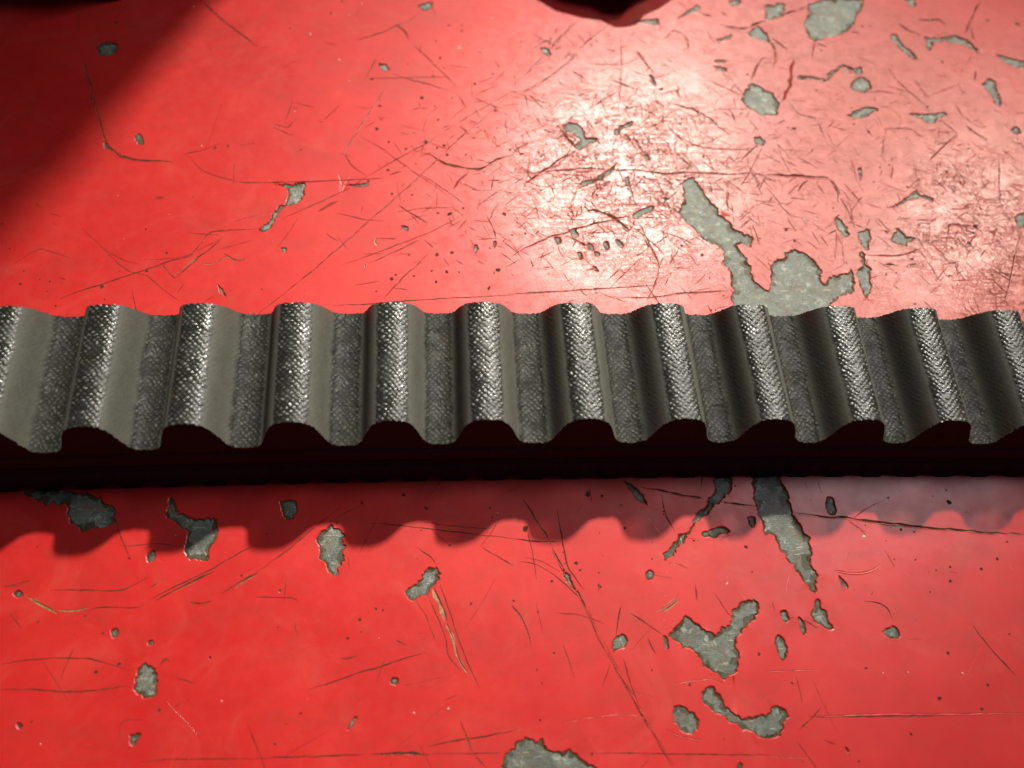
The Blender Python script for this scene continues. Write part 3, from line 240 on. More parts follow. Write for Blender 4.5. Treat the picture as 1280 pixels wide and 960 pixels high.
SCRATCHES = [(0.39, 0, [(-37.83, 65.01),(-36.42, 60.52),(-35.12, 56.58),(-33.39, 51.88),(-31.71, 47.31),(-30.61, 45.28),(-28.67, 43.68),(-25.46, 42.9),(-20.16, 42.61)]),(0.162, 0, [(-41.61, 78.24),(-40.18, 73.88),(-39.6, 70.55)]),(0.303, 0, [(-20.22, 78.85),(-17.48, 75.94),(-14.38, 72.6),(-11.76, 70.26),(-9.14, 67.71)]),(0.15, 0, [(-18.8, 44.24),(-16.07, 44.99),(-13.38, 46.45)]),(0.125, 1, [(-18.12, 43.76),(-15.61, 40.96),(-13.31, 39.78),(-9.47, 38.54),(-6.66, 38.43)]),(0.125, 0, [(-9.47, 38.54),(-6.36, 38.55)]),(0.18, 0, [(-33.1, 17.4),(-30.52, 18.73),(-27.32, 19.9),(-24.64, 21.09),(-21.65, 22.29),(-18.37, 23.86),(-15.26, 24.74),(-13.08, 29.09),(-9.82, 29.45),(-5.91, 29.64)]),(0.118, 1, [(-22.19, 24.05),(-17.55, 24.32),(-15.3, 25.09),(-11.17, 27.98)]),(0.276, 0, [(-17.14, 21.04),(-15.59, 22.61),(-14.08, 24.73),(-12.47, 26.16),(-11.17, 27.98)]),(0.235, 2, [(-17.46, 21.22),(-15.93, 22.96),(-14.36, 24.55),(-12.96, 25.27)]),(0.235, 2, [(-13.92, 23.31),(-11.86, 23.3),(-10.24, 24.72),(-8.99, 24.0),(-7.53, 24.17)]),(0.188, 0, [(-10.59, 25.26),(-8.68, 23.82),(-7.38, 24.17)]),(0.161, 0, [(-19.47, 23.33),(-18.08, 21.57),(-17.1, 20.69)]),(0.117, 1, [(-32.14, 29.84),(-30.73, 28.38),(-27.63, 25.5),(-24.46, 23.71),(-22.96, 23.35)]),(0.138, 1, [(-28.27, 25.86),(-26.2, 23.72),(-23.91, 21.95),(-21.22, 21.24),(-18.59, 18.81),(-16.03, 16.74)]),(0.188, 1, [(-37.34, 32.61),(-35.44, 31.87)]),(0.235, 1, [(-39.73, 34.37),(-38.87, 33.73)]),(0.184, 1, [(-34.07, 21.15),(-32.73, 20.79)]),(0.115, 1, [(-40.75, 23.43),(-39.32, 24.83),(-37.59, 26.24),(-32.95, 24.45)]),(0.367, 1, [(-22.29, 35.47),(-20.81, 35.78)]),(0.21, 0, [(7.61, 69.75),(12.46, 71.8),(14.55, 73.32),(16.31, 74.35),(18.81, 76.67)]),(0.314, 0, [(14.72, 73.57),(15.98, 72.37),(16.88, 70.2)]),(0.171, 0, [(17.77, 68.77),(20.23, 65.73),(23.0, 62.04),(25.03, 59.32)]),(0.138, 0, [(11.21, 65.54),(9.94, 61.8),(9.46, 60.65)]),(0.176, 0, [(12.75, 58.21),(10.84, 53.74),(8.66, 49.4),(6.85, 45.6),(6.58, 44.35),(7.96, 41.91),(10.26, 39.9)]),(0.159, 1, [(2.99, 51.47),(5.48, 54.77)]),(0.151, 0, [(14.04, 61.88),(16.79, 60.78),(20.23, 59.69),(23.99, 58.16)]),(0.135, 0, [(9.97, 60.79),(14.74, 60.97),(20.92, 61.31),(23.68, 61.36)]),(0.13, 1, [(9.03, 48.13),(13.02, 45.23),(16.97, 41.56),(20.85, 38.35),(23.39, 35.98)]),(0.184, 0, [(-4.9, 14.28),(-2.23, 16.96),(3.3, 22.51),(10.85, 30.94),(15.13, 35.56),(19.24, 40.35),(22.83, 44.48),(26.2, 48.73),(29.3, 51.79),(33.94, 57.18)]),(0.178, 0, [(10.58, 39.91),(15.01, 43.18),(19.88, 46.55),(24.9, 50.87),(30.07, 54.89),(35.02, 58.34)]),(0.416, 0, [(19.23, 44.66),(20.86, 44.26),(22.81, 42.41),(25.74, 41.82),(28.67, 41.22),(31.36, 43.3),(34.4, 44.57)]),(0.306, 1, [(24.05, 37.17),(25.04, 39.17),(26.86, 40.6)]),(0.275, 0, [(34.61, 56.74),(37.83, 58.84),(41.5, 61.67),(44.93, 65.03),(47.35, 68.45),(50.18, 71.71),(52.99, 74.27)]),(0.193, 0, [(34.71, 59.02),(36.94, 61.82),(40.36, 66.13),(43.89, 70.57),(47.56, 75.65)]),(0.145, 0, [(41.95, 68.58),(44.32, 71.57),(46.38, 74.61)]),(0.203, 0, [(39.98, 68.78),(41.15, 70.27),(42.08, 70.53),(41.74, 68.09)]),(0.148, 1, [(55.15, 71.82),(54.51, 64.5),(53.51, 57.48),(52.7, 52.96)]),(0.203, 0, [(52.45, 61.16),(54.48, 60.03),(56.52, 59.14)]),(0.207, 0, [(57.54, 68.43),(59.29, 64.59),(60.15, 62.71)]),(0.24, 1, [(62.99, 71.01),(64.81, 73.55),(66.58, 72.84),(67.43, 70.86),(67.17, 67.65)]),(0.2, 0, [(45.51, 63.15),(47.85, 61.32)]),(0.145, 1, [(48.14, 64.86),(54.97, 64.75),(58.47, 66.99)]),(0.275, 0, [(70.36, 78.3),(72.84, 77.07)]),(0.233, 0, [(74.76, 78.42),(75.94, 77.41)]),(0.397, 0, [(74.09, 75.31),(76.21, 74.34),(78.49, 74.4),(81.39, 75.75),(83.89, 76.84)]),(0.232, 0, [(77.36, 61.12),(78.69, 63.52),(80.17, 66.7),(81.76, 67.22)]),(0.252, 0, [(62.87, 55.79),(65.91, 54.7),(67.85, 53.37),(69.74, 51.83)]),(0.2, 0, [(65.94, 54.93),(67.11, 53.14)]),(0.185, 0, [(70.9, 54.77),(72.69, 54.79),(73.21, 51.42)]),(0.145, 1, [(69.76, 61.46),(73.39, 59.17),(75.7, 57.82)]),(0.168, 0, [(60.99, 52.17),(61.41, 49.96),(63.27, 48.24),(66.12, 46.31),(70.22, 45.92),(75.11, 45.96)]),(0.165, 0, [(71.79, 42.73),(74.22, 44.88),(76.78, 47.49)]),(0.275, 0, [(54.67, 48.59),(56.05, 45.59),(56.81, 43.26)]),(0.468, 0, [(35.74, 38.21),(38.84, 40.87),(41.99, 43.37),(45.19, 45.71)]),(0.358, 0, [(42.27, 49.76),(43.65, 47.62),(45.19, 45.71)]),(0.216, 0, [(34.07, 44.78),(36.16, 46.48),(38.23, 47.56)]),(0.345, 0, [(32.91, 40.84),(37.84, 40.66),(42.51, 41.3),(47.22, 41.74),(51.2, 41.35),(55.25, 41.46),(59.19, 40.57),(63.99, 41.01),(70.07, 40.63),(74.23, 40.86),(77.25, 40.45)]),(0.33, 0, [(76.58, 40.53),(80.36, 40.47),(83.09, 40.28),(85.13, 40.08),(87.57, 40.09),(88.37, 37.39),(87.91, 34.53)]),(0.325, 0, [(33.17, 24.55),(36.08, 26.39),(39.35, 28.26),(41.62, 28.83),(46.25, 30.55),(49.55, 31.32),(52.91, 32.29)]),(0.364, 0, [(45.51, 33.27),(47.77, 33.07),(49.92, 31.71),(52.25, 29.19)]),(0.306, 0, [(41.92, 28.64),(44.04, 27.12),(45.5, 25.61)]),(0.234, 0, [(44.21, 33.27),(43.83, 31.71)]),(0.212, 0, [(46.79, 36.84),(47.06, 35.44)]),(0.185, 0, [(53.52, 31.9),(54.26, 29.77),(55.16, 26.33),(56.08, 23.34),(55.77, 20.77),(54.48, 17.9),(53.34, 16.14)]),(0.196, 0, [(32.26, 17.72),(37.46, 17.96),(45.2, 18.5),(50.21, 18.83),(55.89, 19.14)]),(0.15, 0, [(48.77, 16.88),(54.36, 16.91),(59.47, 17.68),(64.23, 17.9),(66.46, 17.99)]),(0.138, 0, [(46.97, 46.79),(44.1, 44.64),(35.73, 38.01)]),(0.133, 1, [(37.03, 38.02),(39.15, 35.23),(41.29, 33.26)]),(0.125, 1, [(47.67, 18.31),(50.45, 21.17),(53.66, 24.46)]),(0.182, 0, [(69.76, 24.4),(70.55, 21.42),(70.88, 19.58),(71.65, 18.49)]),(0.189, 0, [(62.52, 40.17),(62.97, 38.53)]),(0.216, 0, [(71.72, 38.15),(73.43, 40.23),(76.9, 46.19)]),(0.175, 0, [(-7.29, 38.55),(-4.49, 38.56),(0.51, 38.66),(6.8, 39.09),(13.15, 39.44)]),(0.123, 0, [(-2.41, 31.51),(2.64, 34.37),(7.5, 37.31),(10.58, 39.91)]),(0.123, 0, [(5.83, 32.65),(10.84, 31.24),(13.33, 31.13)]),(0.12, 0, [(11.08, 23.19),(14.67, 25.17),(19.26, 27.74)]),(0.12, 1, [(6.87, 22.85),(11.03, 24.63),(15.87, 26.82),(21.44, 29.42),(25.88, 32.47)]),(0.24, 0, [(10.52, 21.76),(10.62, 23.37)]),(0.216, 0, [(13.62, 17.17),(16.56, 20.83),(19.27, 23.87),(21.12, 26.06),(19.57, 27.55)]),(0.204, 0, [(15.46, 34.2),(17.37, 32.66),(20.19, 30.75)]),(0.13, 0, [(18.91, 40.35),(21.49, 38.35),(26.24, 34.22)]),(0.125, 1, [(14.86, 32.66),(18.94, 33.43),(24.96, 33.83)]),(0.229, 0, [(29.64, 30.74),(30.34, 32.67),(31.7, 34.82)]),(0.153, 0, [(27.83, 34.03),(32.45, 37.6)]),(0.141, 0, [(6.0, 15.94),(11.28, 16.16),(15.42, 16.47),(21.38, 16.94),(27.39, 17.23),(33.16, 17.54)]),(0.12, 0, [(14.78, 18.91),(17.18, 18.54)]),(0.125, 0, [(24.48, 23.85),(25.7, 22.94)]),(0.13, 0, [(-5.1, 50.52),(-2.77, 49.7),(-1.91, 51.41)]),(0.375, 2, [(12.16, 27.94),(11.89, 26.83),(12.51, 26.46)]),(0.312, 1, [(3.03, 32.84),(3.93, 33.41),(5.12, 34.38),(6.19, 34.96)]),(0.216, 0, [(81.4, 36.96),(82.58, 38.61),(83.62, 39.44)]),(0.165, 0, [(88.35, 35.75),(89.34, 32.52),(89.39, 29.74)]),(0.165, 0, [(89.55, 32.72),(90.83, 34.53),(92.41, 36.17)]),(0.159, 0, [(86.93, 27.79),(86.09, 22.83)]),(0.159, 0, [(90.19, 24.51),(94.48, 24.3),(97.25, 24.68),(99.91, 25.82)]),(0.292, 0, [(92.89, 22.61),(95.35, 22.48)]),(0.186, 0, [(96.71, 22.59),(98.26, 22.77)]),(0.137, 0, [(100.33, 31.24),(103.97, 31.32)]),(0.189, 0, [(110.59, 21.76),(111.86, 20.43),(113.47, 19.11)]),(0.186, 0, [(110.86, 15.63),(112.97, 19.68),(115.69, 24.99),(117.94, 29.31)]),(0.168, 0, [(117.0, 30.72),(115.99, 32.53),(116.05, 34.99),(117.71, 40.88),(118.92, 44.79)]),(0.179, 0, [(104.19, 26.58),(105.48, 29.33),(105.64, 30.52),(108.98, 30.12),(110.08, 30.32)]),(0.143, 0, [(105.52, 40.18),(107.48, 37.04)]),(0.231, 0, [(126.93, 83.07),(124.57, 79.22),(121.01, 73.88)]),(0.224, 0, [(123.02, 76.01),(122.34, 72.36),(122.66, 68.81)]),(0.288, 0, [(112.93, 77.59),(114.79, 77.12),(116.93, 77.7),(118.09, 76.15)]),(0.202, 0, [(98.76, 74.12),(100.59, 73.65)]),(0.275, 0, [(91.45, 71.4),(90.12, 67.39)]),(0.229, 0, [(91.64, 71.41),(92.19, 70.42),(93.48, 70.19)]),(0.6, 1, [(86.6, 67.07),(85.28, 64.12),(85.19, 61.73),(83.71, 58.87),(82.18, 56.52)]),(0.153, 0, [(103.88, 64.96),(105.18, 61.11),(108.7, 55.97)]),(0.153, 0, [(108.08, 62.12),(108.96, 59.74),(109.21, 57.85)]),(0.18, 3, [(110.09, 58.34),(113.06, 59.57),(116.14, 61.05)]),(0.21, 0, [(110.42, 52.76),(112.85, 49.61)]),(0.177, 0, [(112.85, 49.61),(109.53, 46.91),(105.67, 43.39)]),(0.295, 0, [(114.86, 51.45),(116.18, 49.65),(117.99, 48.32)]),(0.145, 0, [(83.54, 57.01),(84.73, 53.81),(87.8, 52.94),(88.74, 47.17)]),(0.14, 0, [(79.56, 47.3),(81.22, 44.93)]),(0.177, 0, [(100.01, 50.83),(97.77, 44.63)]),(0.147, 0, [(100.01, 50.83),(104.71, 50.65),(106.0, 48.65)]),(0.236, 0, [(120.6, 64.54),(119.68, 62.08)]),(0.336, 0, [(82.62, 71.96),(83.39, 69.97),(83.21, 67.0),(82.2, 64.55)]),(0.275, 0, [(83.19, 71.97),(84.57, 70.25),(85.9, 69.28)]),(0.15, 0, [(97.15, 58.85),(101.0, 59.38),(103.82, 58.71)]),(0.252, 0, [(108.62, 76.17),(110.12, 74.39),(112.29, 73.67)]),(0.366, 0, [(83.12, 76.82),(86.02, 77.94),(88.94, 79.06),(91.56, 80.46)]),(0.156, 0, [(-14.62, -26.23),(-12.59, -25.07),(-10.28, -23.91),(-7.47, -22.62),(-5.12, -21.17),(-1.75, -19.46)]),(0.215, 0, [(-13.66, -26.14),(-11.84, -25.22),(-9.53, -24.06),(-6.94, -22.89)]),(0.156, 2, [(-11.82, -25.35),(-9.98, -24.42),(-7.65, -23.17)]),(0.215, 0, [(-5.66, -25.68),(-4.05, -24.49),(-1.44, -23.07)]),(0.16, 2, [(-4.24, -25.11),(-2.86, -24.03),(-1.42, -23.32)]),(0.117, 0, [(-26.7, -24.47),(-23.07, -24.6),(-20.15, -24.82),(-17.73, -24.83),(-15.03, -23.25)]),(0.195, 0, [(-14.61, -24.51),(-13.82, -24.04)]),(0.117, 0, [(-32.3, -23.92),(-29.09, -23.21)]),(0.38, 2, [(-29.29, -25.24),(-27.83, -26.02),(-26.24, -26.92),(-25.2, -27.43)]),(0.285, 2, [(-25.26, -27.07),(-22.63, -27.16),(-21.73, -26.83)]),(0.114, 0, [(-21.85, -27.55),(-21.25, -26.85),(-18.87, -26.81),(-16.43, -27.02),(-15.0, -26.95),(-15.07, -26.46)]),(0.195, 0, [(-9.49, -26.48),(-8.22, -26.94),(-6.8, -26.5)]),(0.12, 1, [(-19.07, -19.19),(-16.6, -19.14),(-14.62, -19.07),(-10.82, -19.44)]),(0.076, 1, [(-32.8, -23.78),(-30.16, -23.87),(-29.63, -22.9)]),(0.111, 0, [(-30.85, -33.05),(-27.93, -32.71),(-24.03, -32.58),(-20.74, -32.76),(-17.79, -33.67),(-15.34, -34.45)]),(0.162, 0, [(-30.24, -35.94),(-26.82, -36.01),(-22.63, -36.52),(-19.19, -36.48),(-15.33, -36.1)]),(0.093, 0, [(-23.54, -35.25),(-23.04, -32.9),(-22.58, -31.53)]),(0.114, 1, [(-30.95, -26.99),(-29.1, -29.19)]),(0.093, 3, [(-10.9, -38.0),(-9.85, -39.04),(-8.04, -40.64),(-6.48, -42.22)]),(0.111, 1, [(-9.87, -38.82),(-9.16, -38.07)]),(0.108, 0, [(-12.98, -44.47),(-9.63, -44.31),(-4.86, -44.53),(0.39, -44.7)]),(0.093, 1, [(-15.78, -42.24),(-15.8, -39.88),(-13.17, -39.95)]),(0.247, 1, [(-12.13, -34.01),(-11.55, -32.99),(-11.01, -33.59)]),(0.185, 1, [(-10.06, -35.46),(-7.63, -36.23)]),(0.133, 3, [(-12.21, -35.14),(-11.51, -35.17)]),(0.123, 0, [(12.27, -17.09),(15.94, -17.47),(19.35, -17.97),(23.82, -18.64),(27.25, -19.14),(31.47, -19.72)]),(0.126, 0, [(19.48, -17.16),(23.31, -17.81),(28.07, -18.36)]),(0.14, 1, [(-1.69, -23.06),(1.17, -21.11),(3.57, -19.1),(6.52, -16.53),(8.78, -14.69)]),(0.123, 0, [(18.58, -20.47),(20.4, -21.7),(21.3, -22.9)]),(0.147, 0, [(27.2, -20.73),(29.0, -21.97),(31.3, -23.35)]),(0.1, 0, [(-1.43, -26.19),(1.8, -26.35),(3.67, -26.44),(3.95, -27.0)]),(0.103, 1, [(9.83, -21.38),(10.1, -23.19)]),(0.123, 0, [(21.54, -25.09),(22.66, -28.14),(23.87, -32.09),(25.05, -35.23),(26.45, -38.07)]),(0.103, 0, [(20.13, -26.81),(21.39, -29.58),(22.37, -32.04),(22.59, -34.19),(24.29, -36.13)]),(0.092, 1, [(18.61, -27.25),(19.88, -29.28),(21.12, -32.47)]),(0.615, 2, [(20.64, -25.82),(21.65, -28.11),(22.39, -30.1)]),(0.4, 2, [(22.39, -30.35),(23.36, -32.56),(23.82, -34.71),(25.02, -36.63)]),(0.127, 0, [(5.69, -37.45),(8.99, -36.56),(11.85, -35.64),(14.74, -35.06),(17.66, -34.12),(19.88, -33.73)]),(0.098, 1, [(13.81, -36.87),(14.96, -33.9)]),(0.195, 1, [(9.48, -34.04),(10.33, -34.07),(11.53, -33.65)]),(0.12, 1, [(3.49, -29.42),(4.1, -31.12)]),(0.137, 0, [(16.16, -32.0),(17.4, -32.69)]),(0.117, 3, [(17.21, -37.42),(18.66, -37.18),(21.83, -36.69)]),(0.093, 3, [(16.35, -44.31),(18.69, -42.67),(20.6, -40.99),(22.53, -39.73)]),(0.133, 0, [(20.11, -44.26),(23.43, -43.8),(27.02, -43.48),(30.4, -43.07)]),(0.278, 0, [(13.32, -44.82),(14.95, -44.89),(16.35, -44.85),(18.7, -45.06),(20.35, -45.13)]),(0.19, 0, [(15.88, -44.5),(15.8, -46.42)]),(0.126, 0, [(0.16, -44.65),(4.75, -44.75),(13.08, -44.81)]),(0.19, 0, [(23.95, -41.58),(24.63, -43.37),(25.31, -45.14),(26.91, -46.93)]),(0.093, 0, [(20.35, -45.13),(28.63, -45.4)]),(0.147, 0, [(31.2, -19.79),(33.84, -20.14),(36.22, -20.34),(37.56, -20.33)]),(0.286, 0, [(32.8, -14.24),(34.04, -16.49),(35.5, -18.98),(36.34, -20.61),(36.76, -22.21),(37.71, -23.82),(38.38, -25.39),(39.42, -27.21),(40.53, -29.52),(41.39, -31.53),(42.02, -33.01)]),(0.151, 0, [(37.45, -16.03),(37.76, -19.31),(38.37, -23.84),(40.24, -26.73)]),(0.151, 0, [(33.25, -18.64),(33.77, -21.33),(34.21, -25.12)]),(0.126, 0, [(32.12, -22.73),(34.19, -23.18),(36.22, -24.42),(38.44, -26.42),(39.88, -27.99)]),(0.105, 1, [(32.67, -22.22),(35.01, -22.82),(37.28, -24.32)]),(0.158, 0, [(51.93, -14.18),(52.24, -17.27),(53.19, -19.5)]),(0.27, 0, [(49.13, -13.11),(53.48, -14.08),(57.57, -14.89),(61.65, -15.71),(64.92, -16.36)]),(0.164, 0, [(30.82, -28.3),(32.02, -29.96),(32.91, -32.43)]),(0.144, 0, [(30.81, -28.43),(32.26, -30.21),(32.91, -32.43),(32.89, -33.63)]),(0.185, 3, [(40.55, -29.27),(41.58, -32.27),(43.5, -36.19),(45.17, -39.52),(45.96, -41.39),(47.21, -43.47),(48.38, -45.96),(49.37, -47.74)]),(0.185, 0, [(40.34, -29.31),(41.37, -32.31),(43.29, -36.23),(44.96, -39.56),(45.76, -41.43),(47.01, -43.51),(48.18, -45.99),(49.18, -47.78)]),(0.103, 0, [(44.48, -35.27),(45.07, -38.13),(45.79, -40.7)]),(0.126, 0, [(44.9, -28.67),(44.08, -31.62),(43.86, -32.6)]),(0.126, 0, [(45.95, -29.83),(47.64, -31.01),(50.02, -32.82)]),(0.103, 1, [(36.4, -29.49),(39.73, -29.86),(42.46, -31.07)]),(0.147, 0, [(47.93, -32.99),(48.4, -34.46),(48.73, -34.96)]),(0.1, 1, [(42.77, -35.92),(41.5, -38.68)]),(0.117, 3, [(36.26, -42.44),(39.96, -42.04),(43.94, -41.76),(47.31, -42.58)]),(0.156, 3, [(48.92, -43.66),(50.05, -44.49),(51.72, -44.89),(53.17, -45.11)]),(0.12, 3, [(50.3, -38.69),(52.89, -38.33),(55.95, -38.28),(56.89, -38.84)]),(0.1, 3, [(45.44, -39.3),(47.62, -39.97)]),(0.114, 3, [(30.16, -43.06),(31.62, -42.91)]),(0.117, 0, [(39.63, -45.89),(43.49, -46.06),(49.3, -46.43),(61.29, -47.08)]),(0.172, 0, [(55.03, -26.46),(54.93, -28.51)]),(0.21, 0, [(42.06, -26.92),(42.41, -25.91)]),(0.21, 2, [(49.35, -29.83),(51.01, -29.13),(52.51, -27.79)]),(0.308, 2, [(49.99, -29.97),(51.83, -28.91),(52.59, -28.17)]),(0.293, 0, [(69.56, -17.2),(74.2, -18.03),(77.55, -18.26),(80.82, -18.91),(84.15, -19.29),(88.56, -19.98),(92.76, -20.38),(96.93, -20.92),(102.34, -21.22)]),(0.158, 2, [(81.29, -19.35),(85.73, -19.84),(91.34, -20.28),(102.29, -21.38)]),(0.203, 3, [(77.46, -18.68),(78.65, -19.69),(79.8, -20.83),(78.86, -21.21)]),(0.286, 3, [(74.02, -25.38),(75.85, -25.84),(77.48, -25.94),(79.2, -25.68),(80.36, -24.92)]),(0.154, 0, [(77.22, -29.4),(79.33, -29.73),(80.26, -30.41),(80.55, -31.95)]),(0.207, 0, [(75.84, -15.67),(76.12, -17.66),(75.61, -18.07)]),(0.147, 0, [(66.85, -31.2),(67.94, -31.12),(69.35, -32.05),(70.31, -32.58)]),(0.132, 0, [(91.1, -32.83),(92.45, -35.64),(95.06, -39.42)]),(0.144, 3, [(62.5, -37.6),(64.82, -37.67),(68.98, -37.71)]),(0.16, 3, [(66.87, -42.96),(70.66, -43.16),(74.0, -43.15),(79.65, -43.32),(86.09, -43.59),(94.96, -43.87)]),(0.12, 0, [(66.85, -43.07),(73.97, -43.3),(84.76, -43.67)]),(0.123, 3, [(69.44, -41.45),(69.39, -42.15)]),(0.16, 3, [(69.78, -42.51),(69.7, -43.08)]),(0.16, 3, [(70.96, -46.97),(71.18, -47.64)]),(0.1, 3, [(60.76, -47.24),(63.94, -47.53),(65.93, -47.58)]),(0.108, 3, [(81.46, -34.24),(83.55, -34.51)]),(0.14, 0, [(65.29, -44.48),(67.03, -43.42),(68.88, -41.89)]),(0.2, 1, [(68.32, -45.73),(69.73, -46.24)]),(0.105, 0, [(64.84, -29.1),(65.0, -30.38)]),(0.108, 3, [(54.86, -20.36),(56.43, -20.81),(58.09, -20.73),(60.64, -20.26)]),(0.129, 3, [(51.39, -23.99),(53.04, -23.78),(54.29, -24.48)])]
DOTS = [(-33.81, 72.98, 0.398),(-19.54, -34.4, 0.285),(-27.06, -40.08, 0.371),(-25.98, -39.61, 0.144),(1.49, -25.47, 0.2),(11.74, 49.69, 0.397),(13.59, -28.19, 0.2),(14.47, -28.35, 0.15),(11.64, -29.42, 0.22),(10.23, -31.59, 0.2),(11.81, -30.93, 0.125),(2.22, -43.25, 0.185),(5.02, -40.0, 0.166),(1.58, -29.95, 0.146),(25.59, -27.99, 0.2),(3.34, -41.13, 0.095),(126.92, 77.69, 0.325),(132.67, 76.78, 0.488),(114.65, 66.64, 0.31),(99.58, 57.33, 0.258),(102.97, 75.51, 0.197),(101.4, 75.47, 0.236),(94.4, 51.67, 0.29),(96.73, 49.99, 0.29),(83.39, 50.65, 0.427),(92.12, 69.16, 0.267),(85.56, -24.28, 0.169),(90.19, -25.37, 0.197),(88.13, -25.7, 0.169),(97.12, -24.5, 0.225),(94.46, -25.77, 0.225),(89.67, -27.21, 0.253),(99.26, -22.24, 0.201),(86.42, -20.47, 0.169),(84.66, -20.09, 0.23),(92.58, -16.4, 0.411),(86.51, -28.56, 0.138),(83.92, -15.6, 0.147),(86.84, -36.3, 0.263),(89.39, -43.1, 0.257),(79.46, -45.55, 0.225),(65.59, -39.07, 0.205),(75.55, -37.68, 0.205),(72.18, -48.24, 0.15),(91.02, -40.34, 0.236),(95.75, -34.27, 0.134),(32.99, -18.5, 0.43),(46.45, -18.75, 0.248),(49.63, -23.01, 0.135),(39.47, -23.22, 0.263),(42.25, -26.29, 0.315),(46.24, -15.57, 0.215),(41.85, -13.91, 0.44),(43.75, -14.25, 0.22),(36.15, -25.45, 0.184),(31.1, -27.81, 0.205),(34.1, -29.29, 0.154),(39.93, -24.15, 0.184),(62.59, -21.81, 0.248),(62.85, -25.1, 0.134),(35.82, -34.34, 0.15),(33.57, -36.27, 0.15),(34.1, -37.8, 0.15),(47.99, -36.84, 0.128),(33.61, -41.99, 0.171),(61.97, -35.47, 0.263),(55.91, -45.08, 0.146),(39.62, -46.0, 0.195),(-19.45, -29.9, 0.19),(-27.39, -28.31, 0.162),(-21.93, -27.79, 0.143),(23.01, -20.34, 0.236),(19.88, -15.27, 0.263),(16.94, -13.4, 0.269),(11.39, -14.35, 0.323),(28.43, -15.5, 0.161),(-4.0, 72.37, 0.206),(2.95, 76.24, 0.245),(4.76, 79.31, 0.25),(12.15, 54.64, 0.27),(19.21, 56.51, 0.338),(12.39, 51.67, 0.199),(21.89, 51.7, 0.27),(22.85, 46.15, 0.398),(21.69, 45.72, 0.199),(16.61, 45.47, 0.293),(13.81, 46.91, 0.228),(10.65, 60.67, 0.304),(22.33, 65.77, 0.28),(28.32, 59.83, 0.28),(24.0, 73.8, 0.218),(26.34, 73.86, 0.214),(26.31, 72.38, 0.249),(31.52, 62.19, 0.245),(24.31, 56.59, 0.169),(17.9, 48.86, 0.166),(27.85, 47.89, 0.236),(23.32, 44.28, 0.298),(26.45, 44.3, 0.26),(-0.37, 45.12, 0.191),(18.26, 42.38, 0.163),(21.4, 54.77, 0.206),(19.88, 46.88, 0.431),(21.09, 61.54, 0.241),(21.65, 69.82, 0.214),(14.76, 20.49, 0.3),(17.66, 36.16, 0.219),(21.57, 24.77, 0.367),(23.67, 32.47, 0.438),(21.39, 19.92, 0.306),(29.41, 18.8, 0.368),(23.08, 21.69, 0.3),(23.89, 25.13, 0.337),(18.07, 21.0, 0.21),(15.35, 21.2, 0.24),(21.77, 32.66, 0.255),(20.79, 21.88, 0.184),(32.25, 32.48, 0.414),(22.85, 46.24, 0.331),(21.69, 45.72, 0.232),(30.9, 22.0, 0.429),(14.48, 36.35, 0.255),(29.8, 26.04, 0.219),(13.75, 41.13, 0.293),(17.28, 24.79, 0.214),(-33.45, 16.23, 0.169),(-39.06, 19.98, 0.225),(-21.48, 22.11, 0.23),(-27.52, 19.39, 0.403),(-43.94, 30.58, 0.173),(-39.08, 22.21, 0.141),(-19.0, 25.29, 0.206),(-16.39, 35.68, 0.123),(-22.68, 29.65, 0.147),(-31.99, 26.4, 0.144),(-33.28, 19.94, 0.084),(-12.05, 45.85, 0.25),(-14.07, 45.5, 0.25),(-25.13, 28.19, 0.088),(110.2, 30.12, 0.412),(109.44, 28.73, 0.344),(77.89, 29.36, 0.364),(94.62, 28.95, 0.337),(100.6, 30.32, 0.241),(95.99, 15.4, 0.228),(94.34, 21.1, 0.199),(98.54, 42.69, 0.249),(96.84, 42.26, 0.21),(92.59, 20.74, 0.199),(74.77, 23.26, 0.195),(102.99, 20.49, 0.199),(105.0, 25.8, 0.169)]
GLINTS = [(-0.45, 71.1, 0.275),(25.7, 68.32, 0.463),(6.15, 75.98, 0.21),(4.86, 65.04, 0.206),(-2.93, 66.76, 0.169),(6.77, 60.15, 0.203),(-1.87, 53.36, 0.162),(8.36, 78.75, 0.214),(25.84, 38.57, 0.26),(3.5, 75.76, 0.178),(31.81, 75.75, 0.181),(-21.13, 77.08, 0.206),(-16.27, 45.93, 0.191),(79.2, -20.95, 0.383),(18.44, -40.56, 0.171),(22.57, -40.27, 0.156),(15.99, -36.91, 0.195),(81.29, 31.32, 0.405),(83.31, 31.32, 0.405),(82.37, 31.64, 0.216),(-24.46, -42.07, 0.117),(-4.41, -38.27, 0.13),(77.63, -38.36, 0.164),(80.92, -38.42, 0.168),(88.12, -38.85, 0.252),(59.22, -26.6, 0.323)]

def densify(P, step, jit, seed):
    out = []
    n = len(P)
    for i in range(n):
        a = np.array(P[i]); b = np.array(P[(i+1) % n]); L = np.hypot(*(b-a)); k = max(1, int(L/step))
        for q in range(k): out.append(a+(b-a)*q/k)
    Q = np.array(out)
    # one pass of corner rounding, then crumbly noise
    Q = .25*np.roll(Q, 1, 0)+.5*Q+.25*np.roll(Q, -1, 0)
    d = np.roll(Q, -1, 0)-np.roll(Q, 1, 0); nrm = np.stack([d[:, 1], -d[:, 0]], 1)/(np.hypot(d[:, 0], d[:, 1])[:, None]+1e-9)
    s = jit*((vnoise(Q[:, 0]*1.3, Q[:, 1]*1.3, seed)-.5)*1.2+(vnoise(Q[:, 0]*3.7, Q[:, 1]*3.7, seed+1)-.5)*1.1)
    return Q+nrm*s[:, None], nrm
def signed_area(P): x, y = P[:, 0], P[:, 1]; return .5*np.sum(x*np.roll(y, -1)-y*np.roll(x, -1))

